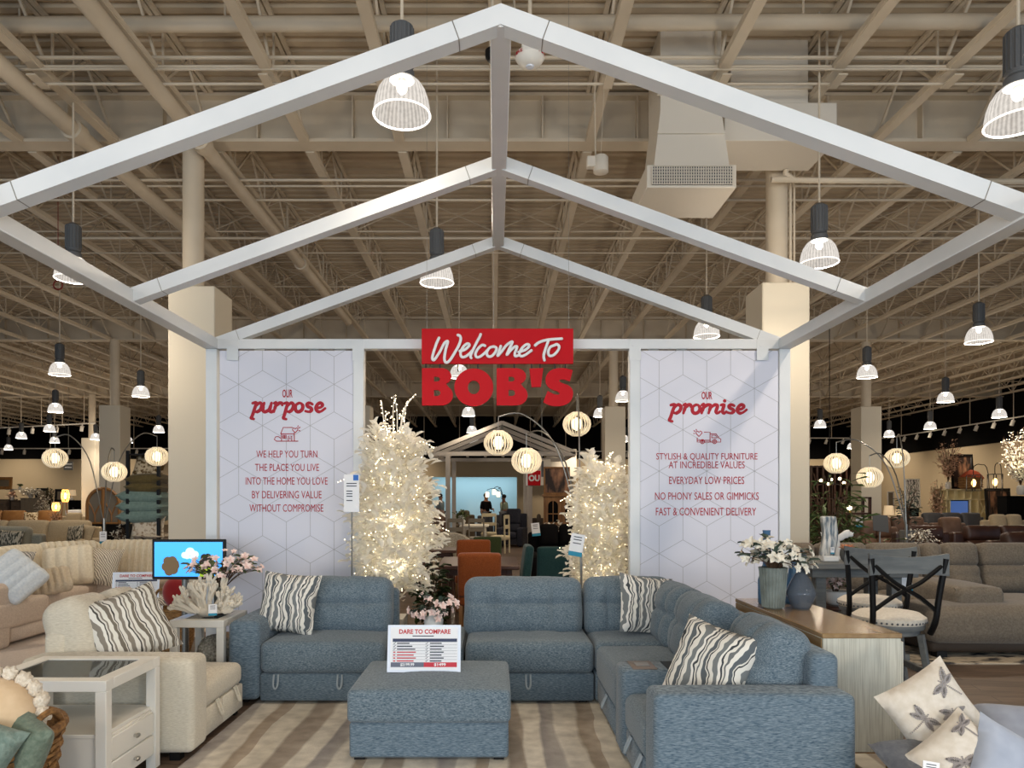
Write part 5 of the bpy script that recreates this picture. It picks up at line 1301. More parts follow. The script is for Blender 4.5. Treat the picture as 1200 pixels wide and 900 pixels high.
# ------------------------------------------------------------------ arc lamps with three ribbed lanterns
def arc_lamp(label, ux, d, globes, gr=.175):
    base = Vector((pX(ux, d), d, 0)); t = thing('arc_lamp', label, 'lamp', base)
    MB().lathe([(.2, 0), (.2, .03), (.18, .04)], 28).build('base', m_potw, t)
    mb = MB(); mb.tube([(0, 0, .04), (0, 0, 1.15)], .022, 12); mb.build('pole', m_nickel, t)
    for u, v, dy in globes:
        c = Vector((pX(u, d + dy), d + dy, pZ(v, d + dy))) - base; h = gr * .8
        top = c + Vector((0, 0, h + .18)); e = Vector((0, 0, 1.1)); dx = top.x - e.x
        mid = Vector((e.x + dx * .28, e.y + (top.y - e.y) * .3, e.z + (top.z - e.z) * .72)); m2 = Vector((e.x + dx * .68, e.y + (top.y - e.y) * .7, top.z + .02))
        mb = MB(); mb.tube([e, mid, m2, top], .009, 6, sm=6); mb.tube([top, c + Vector((0, 0, h))], .005, 5); mb.build('arm', m_nickel, t)
        mb = MB()
        k = 24
        for i in range(k):
            a = 2 * math.pi * i / k; P = []
            for j in range(9):
                th = R(22 + 136 * j / 8); P.append((c.x + gr * math.sin(th) * math.cos(a), c.y + gr * math.sin(th) * math.sin(a), c.z + h * math.cos(th) / math.cos(R(22))))
            mb.tube(P, .009, 4, False)
        s = mb.build('lantern', m_rib, t)
        mb = MB()
        for sg_ in (-1, 1): rr = gr * math.sin(R(22)); mb.tube([(c.x + rr * math.cos(R(a)), c.y + rr * math.sin(R(a)), c.z + sg_ * h) for a in range(0, 361, 20)], .011, 5, False)
        mb.build('ring', m_rib, s)
        MB().ball(c, (gr * .38, gr * .38, h * .6), 14, 10).build('glow_bulb', m_bulb2, s)
        w = base + c; light('lantern_light', 'POINT', (w.x, w.y, w.z), 8, WARM, .07)
m_bulb2 = mat('lantern_glow', (255, 240, 205), .6, emit=2.2, ecol=(255, 232, 190))
arc_lamp('three-lantern arc lamp at left behind the greige sectional', 122, 10.6, ((64.5, 537, 0), (134, 553, -.3), (184, 535, .3)), .165)
arc_lamp('three-lantern arc lamp in the central opening under the red sign', 680, 8.6, ((584, 519, 0), (617, 540, -.3), (676, 497, .3)), .172)
arc_lamp('three-lantern arc lamp at right above the taupe recliner', 1062, 10.6, ((980, 543, 0), (1019, 559.5, -.3), (1051, 537, .3)), .172)

# ------------------------------------------------------------------ showroom furniture farther back
def sofa(name, label, u0, u1, d, zt, m, n=3, rz=0, group=None, depth=.9, arms=True, seat=.44, head=False, cat='sofa'):
    x0, x1 = pX(u0, d), pX(u1, d); w = x1 - x0; t = thing(name, label, cat, ((x0 + x1) / 2, d, 0), rz, group)
    aw = .2 if arms else 0; L = -w / 2 + aw; st = (w - 2 * aw) / n
    MB().box(-w / 2 + .02, w / 2 - .02, -depth + .05, -.02, .06, seat - .16, .02).build('base', m, t)
    MB().cushion((0, -.1, zt * .45), (w / 2 - .02, .09, zt * .42), .05, (0, 0, .01), (6, 2, 3)).build('back_frame', m, t)
    for i in range(n):
        c = L + st * (i + .5)
        MB().cushion((c, -depth / 2 - .12, seat - .08), (st / 2 - .006, depth / 2 - .1, .085), .05, (0, .005, .03), (5, 5, 2), n=2).build('seat_cushion', m, t)
        if head:
            MB(T(c, -.2, (zt + .72) / 2, rx=R(82))).cushion((0, 0, 0), (st / 2 - .008, (zt - .72) / 2, .11), .07, (0, 0, .03), (5, 3, 2), n=2).build('headrest', m, t)
            MB(T(c, -.24, (.72 + seat) / 2, rx=R(78))).cushion((0, 0, 0), (st / 2 - .008, (.72 - seat) / 2 + .02, .12), .07, (0, 0, .05), (5, 4, 2), n=2).build('back_cushion', m, t)
        else: MB(T(c, -.24, (zt + seat) / 2, rx=R(78))).cushion((0, 0, 0), (st / 2 - .006, (zt - seat) / 2 + .02, .11), .08, (0, .01, .05), (6, 6, 2), n=2).build('back_cushion', m, t)
    if arms:
        for s in (-1, 1): MB().cushion((s * (w / 2 - .1), -depth / 2, .32), (.1, depth / 2, .3), .06, (.005, 0, .015), (2, 5, 3), n=2).build('armrest', m, t)
    for sx in (-1, 1):
        for sy in (-.1, -depth + .12): mb = MB(); mb.box(sx * (w / 2 - .1) - .03, sx * (w / 2 - .1) + .03, sy - .03, sy + .03, 0, .07); mb.build('foot', m_black_metal, t)
    return t
GS = 'showroom sofas'
sofa('sofa', 'long beige sofa behind the greige sectional at left', -40, 122, 17, 1.02, m_beigef, 3, group=GS)
sofa('sofa', 'grey-green sofa with a patterned lumbar pillow at the left edge', -80, 57, 13.8, .99, m_greyf, 1, group=GS)
pillow('throw_pillow', 'lumbar pillow with a dark leaf pattern on the grey-green sofa', m_speck, (pX(12, 13.3), 13.3, .80), .48, .3, .14, (R(-14), R(4), 0))
pillow('throw_pillow', 'dark leafy pillow on the right of the beige sofa', m_speck, (pX(88, 16.3), 16.3, .74), .5, .42, .14, (R(-16), R(-8), R(-20)))
pillow('throw_pillow', 'plain beige pillow beside the dark leafy one', m_beigef, (pX(102, 16.4), 16.4, .74), .46, .42, .14, (R(-16), R(4), R(-30)))
sofa('sofa', 'tan leather sofa before the far left wall, left one', -25, 39, 32, 1.05, m_tanf, 2, group=GS)
sofa('sofa', 'tan leather sofa before the far left wall, beside the lit lantern lamp', 43.5, 74, 32.5, 1.05, m_tanf, 1, group=GS)
sofa('sofa', 'pale beige sofa behind the arched mirror at far left', 76, 105, 29, 1.0, m_beigef, 1, group=GS)
pillow('throw_pillow', 'dark patterned pillow on the left tan leather sofa', m_floral, (pX(36, 31.5), 31.5, .74), .6, .55, .2, (R(-15), 0, R(10)))

def cabinet(name, label, u0, u1, d, zb, zt, m, nd=2, nr=1, legs=.1, depth=.5, handle=True, cat='cabinet'):
    x0, x1 = pX(u0, d), pX(u1, d); w = x1 - x0; t = thing(name, label, cat, ((x0 + x1) / 2, d, 0))
    MB().box(-w / 2, w / 2, 0, depth, zb + legs, zt, .006).build('case', m, t); MB().box(-w / 2 - .02, w / 2 + .02, -.03, depth + .01, zt, zt + .035, .004).build('top', m, t)
    for i in range(nd):
        for j in range(nr):
            a = -w / 2 + .02 + (w - .04) * i / nd; b = -w / 2 + .02 + (w - .04) * (i + 1) / nd; c = zb + legs + .02 + (zt - zb - legs - .04) * j / nr; e = zb + legs + .02 + (zt - zb - legs - .04) * (j + 1) / nr
            q = MB().box(a + .01, b - .01, -.02, 0, c + .01, e - .01, .005).build('door' if nr == 1 else 'drawer', m, t)
            if handle: mb = MB(); mb.cube(((a + b) / 2, -.03, (c + e) / 2), (.12, .02, .02), .004); mb.build('handle', m_dark, q)
    for sx in (-1, 1):
        for y in (.04, depth - .04): mb = MB(); mb.box(sx * (w / 2 - .04) - .03, sx * (w / 2 - .04) + .03, y - .03, y + .03, zb, zb + legs); mb.build('leg', m, t)
    return t
m_gdark = mat('wood_dark_taupe', (82, 70, 60), .6, col2=(96, 82, 70), scale=(4, 4, 20))
cabinet('dresser', 'tall dark taupe chest at far left under the framed mirror', -8, 13, 37, 0, 1.55, m_gdark, 1, 4)
cabinet('dresser', 'taupe three-drawer chest right of the tall dark chest', 13, 24, 36.5, 0, 1.5, m_gdark, 1, 3)
cabinet('sideboard', 'black framed grey cabinet with four slatted doors below white flowers', 24, 45, 36, 0, 1.62, mat('cab_grey', (140, 130, 114), .6), 4, 1)
cabinet('nightstand', 'small black nightstand under a white shaded lamp at far left', 80, 92, 36, 0, 1.5, m_black, 1, 2)
def framed(name, label, u0, u1, v0, v1, d, m_frame, m_in, fw=.09, lean=6, cat='picture'):
    x0, x1, z0, z1 = pX(u0, d), pX(u1, d), pZ(v1, d), pZ(v0, d); w, h = x1 - x0, z1 - z0
    t = thing(name, label, cat, ((x0 + x1) / 2, d, z0)); M = Matrix.Rotation(R(-lean), 4, 'X')
    MB(M).box(-w / 2 + fw * .8, w / 2 - fw * .8, .0, .02, fw * .8, h - fw * .8).build('canvas' if cat == 'picture' else 'glass', m_in, t)
    mb = MB(M); mb.box(-w / 2, w / 2, -.03, .03, 0, fw, .01); mb.box(-w / 2, w / 2, -.03, .03, h - fw, h, .01); mb.box(-w / 2, -w / 2 + fw, -.03, .03, fw, h - fw, .01); mb.box(w / 2 - fw, w / 2, -.03, .03, fw, h - fw, .01)
    mb.build('frame', m_frame, t); return t
framed('wall_mirror', 'wood framed mirror on the far left wall shelf', -6, 14, 559, 573.5, 38.5, m_wood_o, m_mirror, .16, 4, 'mirror')
framed('wall_mirror', 'black framed mirror behind the white flowers at far left', 41, 56, 572, 586, 37.5, m_black_metal, m_mirror, .12, 4, 'mirror')
framed('wall_mirror', 'black framed mirror above the lit lantern lamps at far left', 64, 79, 573, 588, 37.5, m_black_metal, m_mirror, .12, 4, 'mirror')
t = thing('wall_shelf', 'white shelf on the far left wall with a small plant', 'shelf', (pX(23, 39), 39, pZ(574, 39)))
MB().box(-.8, .6, 0, .3, 0, .05, .006).build('board', m_white, t)
for x in (-.5, .3): mb = MB(); mb.box(x - .02, x + .02, 0, .25, -.15, 0); mb.build('bracket', m_white, t)
t = thing('shelf_plant', 'tiny green plant on the far left wall shelf', 'plant', (pX(22, 39), 39.1, pZ(573, 39)))
MB().lathe([(.07, 0), (.09, .12), (.07, .12)], 12).build('pot', m_potw, t); mb = MB()
for k in range(20): a = k * 2.4; mb.leaf((0, 0, .12), (math.cos(a), math.sin(a), .5 + .08 * k), (0, 0, 1), .2, .09)
mb.build('leaves', m_leafg, t)
def far_flowers(name, label, u, v, d, w, h, m_pet, n, seed, L=.13, zbase=None, stem=True, cat='flowers', lights=False, trunk=True):
    g = random.Random(seed); c = px(u, v, d); zb = pZ(v, d) if zbase is None else zbase; t = thing(name, label, cat, (c.x, d, zb)); lv = MB(); st_ = MB(); fl = MB()
    H = c.z - zb
    if stem: MB().lathe([(.08, 0), (.12, .1), (.1, .26), (.06, .3)], 14).build('pot', m_potw, t)
    tips = []
    for i in range(n):
        a = i * 2.39996; f = math.sqrt((i + .5) / n); p = Vector((math.cos(a) * f * w / 2, math.sin(a) * f * w / 2.5, H + g.uniform(-.5, .5) * h * math.sqrt(max(.05, 1 - f * f * .8))))
        tips.append(p); s0 = Vector((0, 0, .25)); P = smooth([s0, s0.lerp(p, .5) + Vector((-p.x * .25, -p.y * .25, .05)), p], 3); st_.tube(P, .006, 4, False)
        for j in range(9):
            q = P[-1].lerp(P[2], g.uniform(0, .9)) + Vector((g.uniform(-.08, .08), g.uniform(-.08, .08), g.uniform(-.06, .06))); lv.leaf(q, (g.uniform(-1, 1), g.uniform(-1, 1), g.uniform(-.6, .8)), (0, 0, 1), L * g.uniform(.6, 1.2), L * .55)
        if lights and i % 2 == 0: fl.ball(p + Vector((g.uniform(-.1, .1), -.05, g.uniform(-.1, .1))), .012, 5, 3)
    st_.build('stems', m_stem, t); lv.build('leaves', m_pet, t, 0)
    if lights: o = fl.build('string_lights', m_fairy, t, 0); o['kind'] = 'stuff'
    return t
far_flowers('flower_vase', 'white spreading flowers on the grey slatted cabinet at far left', 36, 577, 36.2, 1.1, .5, m_petalw, 40, 31, .14, 1.66)
far_flowers('flower_vase', 'dusty rose flowers on the taupe chest at far left', 14, 580, 36.8, .45, .4, m_petalb, 20, 32, .12, 1.54)
far_flowers('flower_vase', 'tall grey-white flower stems before the dark mirror at far left', 51, 588, 34.5, .7, 1.3, m_petalw, 34, 33, .13, 0)
far_flowers('flower_vase', 'dark green leaves in a vase at far left', 58, 576, 36.8, .4, .5, m_leafd, 20, 34, .14, 0)
far_flowers('flower_vase', 'rust and white flowers low before the left lantern lamps', 66, 603, 27, .5, .3, m_petalb, 16, 35, .1, 0)
def lantern_lamp(name, label, u, v, d, r, h, zb=0, tall=True):
    c = px(u, v, d); t = thing(name, label, 'lamp', (c.x, d, zb)); zc = c.z - zb
    mb = MB()
    for k in range(10): a = 2 * math.pi * k / 10; mb.tube([(r * .7 * math.cos(a), r * .7 * math.sin(a), zc - h / 2), (r * math.cos(a), r * math.sin(a), zc), (r * .7 * math.cos(a), r * .7 * math.sin(a), zc + h / 2)], .012, 4, sm=3)
    for z, rr in ((-h / 2, .7), (0, 1), (h / 2, .7)): mb.tube([(r * rr * math.cos(R(a)), r * rr * math.sin(R(a)), zc + z) for a in range(0, 361, 30)], .014, 4, False)
    mb.build('cage', m_amber, t); MB().ball((0, 0, zc), (r * .35, r * .35, h * .25), 10, 6).build('bulb', m_bulb, t)
    if tall:
        for k in range(3): a = R(90 + 120 * k); mb = MB(); mb.tube([(r * .5 * math.cos(a), r * .5 * math.sin(a), zc - h / 2), (r * 1.6 * math.cos(a), r * 1.6 * math.sin(a), 0)], .025, 6); mb.build('leg', m_wood_o, t)
    else: MB().lathe([(r * .6, 0), (r * .6, .03), (.02, .05), (.02, zc - h / 2)], 14).build('stand', m_wood_o, t)
    light('lamp_light', 'POINT', c, 25, WARM, .1)
lantern_lamp('floor_lamp', 'tall amber lantern lamp on wooden legs at far left', 76.5, 581, 30, .15, .5)
lantern_lamp('floor_lamp', 'lower amber lantern lamp left of the tall wooden-legged one', 65.5, 594, 30, .15, .34, 0, False)
def table_lamp(label, u, v, d, w, h, zb, glow=True):
    c = px(u, v, d); t = thing('table_lamp', label, 'lamp', (c.x, d, zb)); zc = c.z - zb
    MB().lathe([(w * .5, zc - h / 2), (w * .42, zc + h / 2)], 20, cap=False).build('shade', m_lampshade, t)
    MB().lathe([(w * .22, 0), (w * .25, .04), (w * .18, (zc - h / 2) * .5), (w * .05, (zc - h / 2) * .85), (w * .05, zc)], 16).build('base', m_potw, t)
table_lamp('white-shaded lamp on the black nightstand at far left', 84, 577.5, 36.3, .42, .3, 1.54)
t = thing('bed_bench', 'white linen-covered bench at far left', 'bench', (pX(85, 33), 33, 0)); MB().cushion((0, .4, .95), (.36, .4, .12), .06, (0, 0, .02)).build('linen', m_paper, t)
for x in (-.28, .28):
    for y in (.1, .7): mb = MB(); mb.box(x - .04, x + .04, y - .04, y + .04, 0, .85); mb.build('leg', m_wood_dk, t)
t = thing('hanging_sign', 'grey hanging department sign behind the left lantern', 'sign', (pX(80, 30), 30, pZ(551, 30))); MB().box(-.2, .2, 0, .02, 0, .36).build('board', m_nickel, t)
mb = MB()
for z in (.1, .24): mb.box(-.14, .14, -.006, 0, z, z + .035)
mb.build('print', m_paper, t); mb = MB(); mb.tube([(0, .01, .36), (0, .01, DECK - pZ(551, 30) + .02)], .006, 4); mb.build('hanger', m_nickel, t)
# arched wooden window mirror
t = thing('arched_mirror', 'arched wooden window-pane mirror standing behind the beige sofa', 'mirror', (pX(121, 18.5), 18.5, 0))
w, z0, z1 = .42, .9, 1.82
def archp(r, zc, z0): return [(r, z0)] + [(r * math.cos(R(a)), zc + r * 1.0 * math.sin(R(a))) for a in range(0, 181, 12)] + [(-r, z0)]
mb = MB(); mb.prism(archp(w - .02, z1 - w, z0), .0, .01); mb.build('glass', m_mirror, t)
mb = MB(); P = archp(w, z1 - w, z0); mb.tube([(x, 0, z) for x, z in P], .045, 6); mb.tube([(-w, 0, z0), (w, 0, z0)], .045, 6); mb.tube([(0, 0, z0), (0, 0, z1)], .05, 6)
for s in (-1, 1): mb.tube([(s * w * .5, 0, z0), (s * w * .5, 0, z0 + .25), (s * w * .2, 0, z0 + .5), (s * .02, 0, z0 + .62)], .025, 5, sm=3); mb.tube([(s * w * .5, 0, z0 + .2), (s * w * .75, 0, z0 + .46), (s * w * .95, 0, z0 + .58)], .025, 5, sm=3)
mb.build('frame', m_wood_o, t)
cabinet('console_table', 'dark console carrying the arched mirror', 100, 150, 18.4, 0, .86, m_black_metal, 2, 1, depth=.4, cat='table')
# black rack of pillows
d = 12.0; xa, xb = pX(150, d), pX(186, d)
t = thing('display_rack', 'black metal rack stacked with pillows beside the left column', 'rack', ((xa + xb) / 2, d, 0))
for x in (xa, xb):
    for y in (d, d + .55): MB().box(x - .025, x + .025, y - .025, y + .025, 0, 2.35).build('post', m_black_metal, t, world=True)
for z in (.35, .82, 2.3):
    MB().box(xa, xb, d, d + .55, z - .02, z).build('shelf', m_black_metal, t, world=True)
def lying(label, z, m, w=.64, cx=0, th=.17, rz=0, gr='pillows stacked on the black rack'):
    mb = MB(); pillow_geo(mb, w, .56, th); o = mb.build('stacked_pillow', m, None, 60); o.location = ((xa + xb) / 2 + cx, d + .22, z); o.rotation_euler = (R(90), R(2 * math.sin(z * 9)), rz); tag(o, label, 'pillow', gr)
m_tealp = heather('pillow_teal', (112, 136, 130), (132, 154, 146), (30, 30, 30), .1); m_olive = heather('pillow_olive', (96, 84, 52), (112, 98, 62), (30, 30, 30), .1)
for i, lb in enumerate(('lowest teal pillow of the rack stack', 'middle teal pillow of the rack stack', 'top teal pillow of the rack stack')): lying(lb, 1.24 + i * .165, m_tealp, .8, -.06, .24)
for i, lb in enumerate(('lower olive pillow on the rack above the teal ones', 'upper olive pillow on the rack under the floral one')): lying(lb, 1.73 + i * .14, m_olive, .64, .0, .2)
pillow('throw_pillow', 'floral pillow with brown roses on top of the rack stack', m_floral, ((xa + xb) / 2, d + .2, 2.07), .54, .42, .16, (R(-20), R(6), 0))
pillow('throw_pillow', 'cream flower-embroidered pillow at the bottom of the rack', m_floral2, ((xa + xb) / 2 + .02, d + .12, 1.05), .58, .42, .16, (R(-12), 0, 0))
lying('folded tan pillow lying flat at the rack foot', .9, m_floral2, .5, .06, .1)
far_flowers('flower_vase', 'white coral-like flowers before the black rack at left', 140, 625, 12.6, .3, .4, m_petalw, 24, 41, .07, 0)
t = thing('notice_stand', 'small white price notice on a steel stand by the left arc lamp', 'sign', (pX(122, 10.1), 10.1, 0))
mb = MB(); mb.tube([(0, 0, .01), (0, 0, 1.25)], .018, 8); mb.lathe([(.15, 0), (.15, .015)], 18); mb.build('stand', m_nickel, t); tagcard(t, (0, -.025, .96), .1, .14)

# ------------------------------------------------------------------ centre: dining sets under the far grey frame
m_gframe = mat('frame_grey', (168, 160, 150), .45)
t = thing('gable_frame', 'far grey metal house frame seen through the central opening', 'frame', (.2, 23.5, 0)); cx = .22; hw = 2.28
for y in (22, 23.6, 25.2):
    for s in (-1, 1):
        mb = MB(); mb.bar((cx + s * hw, y, 3.0), (cx, y, 3.93), .1, .12); mb.build('rafter', m_gframe, t, 0, True)
for y in (22, 25.2):
    for x in (pX(525, 22), pX(621, 22)): MB().box(x - .07, x + .07, y - .07, y + .07, 0, 2.95).build('post', m_gframe, t, 0, True)
    mb = MB(); mb.box(cx - hw, cx + hw, y - .05, y + .05, 2.9, 3.02); mb.build('tie_beam', m_gframe, t, 0, True)
for s in (-1, 1): mb = MB(); mb.box(cx + s * hw - .05, cx + s * hw + .05, 22, 25.2, 2.94, 3.06); mb.build('eave_beam', m_gframe, t, 0, True)
mb = MB(); mb.box(cx - .05, cx + .05, 22, 25.2, 3.86, 3.98); mb.build('ridge_beam', m_gframe, t, 0, True)
t = thing('red_sign', 'red and white hanging sign on the right post of the far frame', 'sign', (pX(626, 21.87), 21.87, pZ(569, 21.87)))
MB().box(-.2, .2, 0, .03, 0, .46, .01).build('board', m_red, t); mb = MB(); mb.box(-.25, -.2, 0, .03, 0, .46); mb.build('edge', m_paper, t); mb = MB(); put_text(mb, 'OU', -.17, .17, .13, .33, -.006, .05); mb.build('lettering', m_paper, t, 0)
mb = MB(); mb.box(-.01, .01, .005, .02, .46, 2.9 - pZ(569, 21.87) + .06); mb.build('hanger', m_nickel, t)
t = thing('info_board', 'pale hanging board with a dark slot right of the red sign', 'sign', (pX(635, 24.5), 24.5, pZ(569, 24.5))); MB().box(-.16, .3, 0, .03, 0, .9, .01).build('board', m_duct, t); mb = MB(); mb.box(-.02, .06, -.01, 0, .3, .85); mb.build('slot', m_dark, t)
mb = MB(); mb.tube([(.0, .015, .9), (0, .015, DECK - pZ(569, 24.5) + .02)], .008, 4); mb.build('hanger', m_nickel, t)

def dining_chair(name, label, x, y, rz, m, w=.46, zt=.95, mleg=None, group=None, style='pad', zs=.48):
    t = thing(name, label, 'chair', (x, y, 0), rz, group); mleg = mleg or m_wood_dk
    for sx in (-1, 1):
        for sy in (-1, 1):
            mb = MB(); top = zt - .02 if (style != 'pad' and sy > 0) else zs - .06
            mb.bar((sx * (w / 2 - .03), sy * .2, top), (sx * (w / 2 - .03), sy * .22, 0), .04, .04, .004); mb.build('leg', mleg, t)
    MB().cushion((0, 0, zs - .04), (w / 2, .24, .06), .04, (0, 0, .02), (5, 5, 1), n=2).build('seat', m, t)
    if style == 'pad':
        fn = tuft_fn([(a, b) for a in (-.12, .12) for b in (0.02,)], .025, .03)
        MB(T(0, .24, (zs + zt) / 2, rx=R(-97))).cushion((0, 0, 0), (w / 2, (zt - zs) / 2, .05), .035, (0, .006, .015), (10, 8, 1), n=2, fn=lambda p, a, b, c: fn(Vector((p.x, p.y, p.z)), a, b, c)).build('backrest', m, t)
    else:
        for z in ((zs + zt) / 2 - .04, zt - .06): mb = MB(); mb.box(-w / 2 + .03, w / 2 - .03, .2, .225, z - .05, z + .06, .004); mb.build('back_slat', m, t)
    return t
def dtable(name, label, x0, x1, y0, y1, h, m, leg=.07):
    t = thing(name, label, 'table', ((x0 + x1) / 2, (y0 + y1) / 2, 0))
    MB().box(x0, x1, y0, y1, h - .045, h, .008).build('tabletop', m, t, world=True); MB().box(x0 + .1, x1 - .1, y0 + .1, y1 - .1, h - .12, h - .045).build('apron', m, t, world=True)
    for x, s in ((x0 + .12, -1), (x1 - .12, 1)):
        for y in (y0 + .12, y1 - .12): mb = MB(); mb.bar((x, y, h - .05), (x + s * .06, y, 0), leg, leg, .005); mb.build('leg', m, t, world=True)
dtable('dining_table', 'dark walnut dining table behind the nearest orange chair', -.68, .28, 8.05, 9.4, .76, m_wood_dk)
GC = 'tufted dining chairs'
dining_chair('dining_chair', 'orange dining chair nearest, its plain back to us', pX(562, 7.55), 7.75, R(180), m_orange, .46, .95, m_wood_o, GC)
dining_chair('dining_chair', 'tufted orange dining chair at the far side of the walnut table', pX(554, 9.6), 9.75, 0, m_orange, .48, .95, m_wood_o, GC)
dining_chair('dining_chair', 'dark green dining chair behind the far orange chair', pX(571, 11.2), 11.2, 0, m_green, .46, .92, m_wood_o, GC)
dining_chair('dining_chair', 'teal dining chair seen from its side right of the walnut table', pX(617, 8.7) - .24, 8.7, R(-88), m_teal, .46, .96, m_wood_dk, GC)
dining_chair('dining_chair', 'tufted teal dining chair facing us before the black recliner', pX(650, 8.45), 8.5, R(-8), m_teal, .46, .93, m_wood_dk, GC)
t = thing('barrel_chair', 'speckled cream barrel chair left of the orange chairs', 'chair', (pX(527, 11.8), 11.8, 0)); vs = []
mb = MB()
n = 22; fs = []
for i in range(n + 1):
    a = R(-20 + 220 * i / n); f = math.sin(math.pi * i / n); zt_ = .62 + .34 * f ** .7
    for r_, z in ((.3, .3), (.31, zt_ - .02), (.345, zt_), (.38, zt_ - .02), (.37, .2)): vs.append((r_ * math.cos(a), r_ * math.sin(a), z))
    if i: fs += [((i - 1) * 5 + k, (i - 1) * 5 + k + 1, i * 5 + k + 1, i * 5 + k) for k in range(4)]
mb.add(vs, fs); mb.build('shell', heather('boucle_cream', (150, 140, 122), (206, 196, 178), (60, 60, 60), .5), t); MB().lathe([(.001, .2), (.3, .2), (.31, .42), (.25, .48), (.001, .48)], 24).build('seat', m_creamf, t)
for k in range(4): a = R(45 + 90 * k); mb = MB(); mb.tube([(.22 * math.cos(a), .22 * math.sin(a), .22), (.26 * math.cos(a), .26 * math.sin(a), 0)], .02, 6); mb.build('leg', m_wood_o, t)
dtable('dining_table', 'second dark dining table beside the barrel chair', pX(490, 11), pX(536, 11), 10.6, 11.35, .76, m_wood_dk)
sofa('recliner_sofa', 'black recliner sofa with a white tag on its back corner', 617, 690, 12.4, 1.1, m_blackf, 2, group=GS, head=True)
o = tagcard(None, (pX(628, 12.03), 12.03, pZ(622, 12.03)), .14, .18, (R(-12), R(-6), 0)); o.name = 'price_card'; tag(o, 'white blue-edged tag lying on the black recliner sofa', 'card')
far_flowers('flower_vase', 'white orchid bits behind the black recliner sofa', 653, 612, 15, .3, .16, m_petalw, 10, 51, .1, 0)
sofa('recliner_chair', 'navy recliner chair behind the white dining set', 588, 619, 24, 1.24, m_navyf, 1, R(-14), GS, cat='armchair', head=True)
dtable('dining_table', 'white dining table far behind the orange chairs', pX(540, 21.5), pX(573, 21.5), 20.6, 22.2, .78, m_petalw)
m_gchair = mat('chair_greige', (138, 128, 110), .6); m_cchair = mat('chair_cream', (214, 200, 164), .6); GW = 'slatted dining chairs'
dining_chair('dining_chair', 'greige slat-back chair at left of the white dining table', pX(534, 19.6), 19.6, R(180), m_gchair, .46, 1.02, m_gchair, GW, 'slat')
dining_chair('dining_chair', 'greige slat-back chair right of the other greige one', pX(558.5, 19.6), 19.6, R(180), m_gchair, .46, 1.02, m_gchair, GW, 'slat')
dining_chair('dining_chair', 'cream slat-back chair turned sideways at the white table end', pX(586, 20.2), 20.4, R(-110), m_cchair, .46, 1.1, m_cchair, GW, 'slat')
dining_chair('dining_chair', 'cream slat-back chair on the far side of the white table', pX(573, 22.6), 22.6, 0, m_cchair, .5, 1.1, m_cchair, GW, 'slat')
far_flowers('flower_bowl', 'green leafy bowl on the white dining table', 541, 604, 21.2, .4, .2, m_leafg, 14, 52, .1, .78)
sofa('sofa', 'brown sofa left of the far frame post', 507, 528, 27, 1.12, m_leather2, 1, group=GS)
sofa('sofa', 'olive brown sofa between the far frame post and the dark sofas', 532, 557, 27, 1.12, mat('fabric_olive_brown', (96, 82, 62), .8), 1, group=GS)
sofa('sofa', 'charcoal leather sofa in front of the standing people', 559, 578, 28, 1.06, m_leather3, 1, group=GS)
sofa('sofa', 'dark leather sofa behind the navy recliner', 579, 604, 28.5, 1.08, m_leather3, 1, group=GS)
sofa('sofa', 'brown patterned sofa right of the navy recliner', 593, 606, 25.5, .98, m_tanf, 1, group=GS)
sofa('sofa', 'dark taupe sofa between the far post and the oak hutch', 622, 640, 26, 1.0, m_taupe_d, 1, group=GS)
# oak hutch with arched doors
d = 20.0; x0, x1 = pX(638, d), pX(678, d); t = thing('hutch_cabinet', 'oak hutch with two arched glass doors behind the right tree', 'cabinet', ((x0 + x1) / 2, d, 0)); w = x1 - x0
MB().box(-w / 2, w / 2, 0, .45, 0, 1.62, .008).build('case', m_wood_o, t); MB().box(-w / 2 - .04, w / 2 + .04, -.04, .47, 1.62, 1.68, .008).build('cornice', m_wood_o, t)
for s in (-1, 1):
    q = MB(); q.box(s * .02, s * (w / 2 - .04), -.03, 0, .8, 1.58, .006); dr = q.build('door', m_wood_o, t); c = s * (w / 4)
    mb = MB(); mb.prism([(c + x, z) for x, z in archp(w / 4 - .1, 1.36, .9)], -.036, -.03); mb.build('pane', m_black, dr); mb = MB(); mb.box(c - w / 4 + .1, c + w / 4 - .1, -.045, -.036, 1.12, 1.15); mb.box(c - .01, c + .01, -.045, -.036, .9, 1.5); mb.build('muntin', m_wood_o, dr)
    MB().box(s * .02, s * (w / 2 - .04), -.025, 0, .1, .76, .006).build('door', m_wood_o, t)
framed('picture', 'abstract brown painting above the oak hutch', 637, 668, 547, 579.5, 20.25, m_wood_o, m_picture, .05, 2)

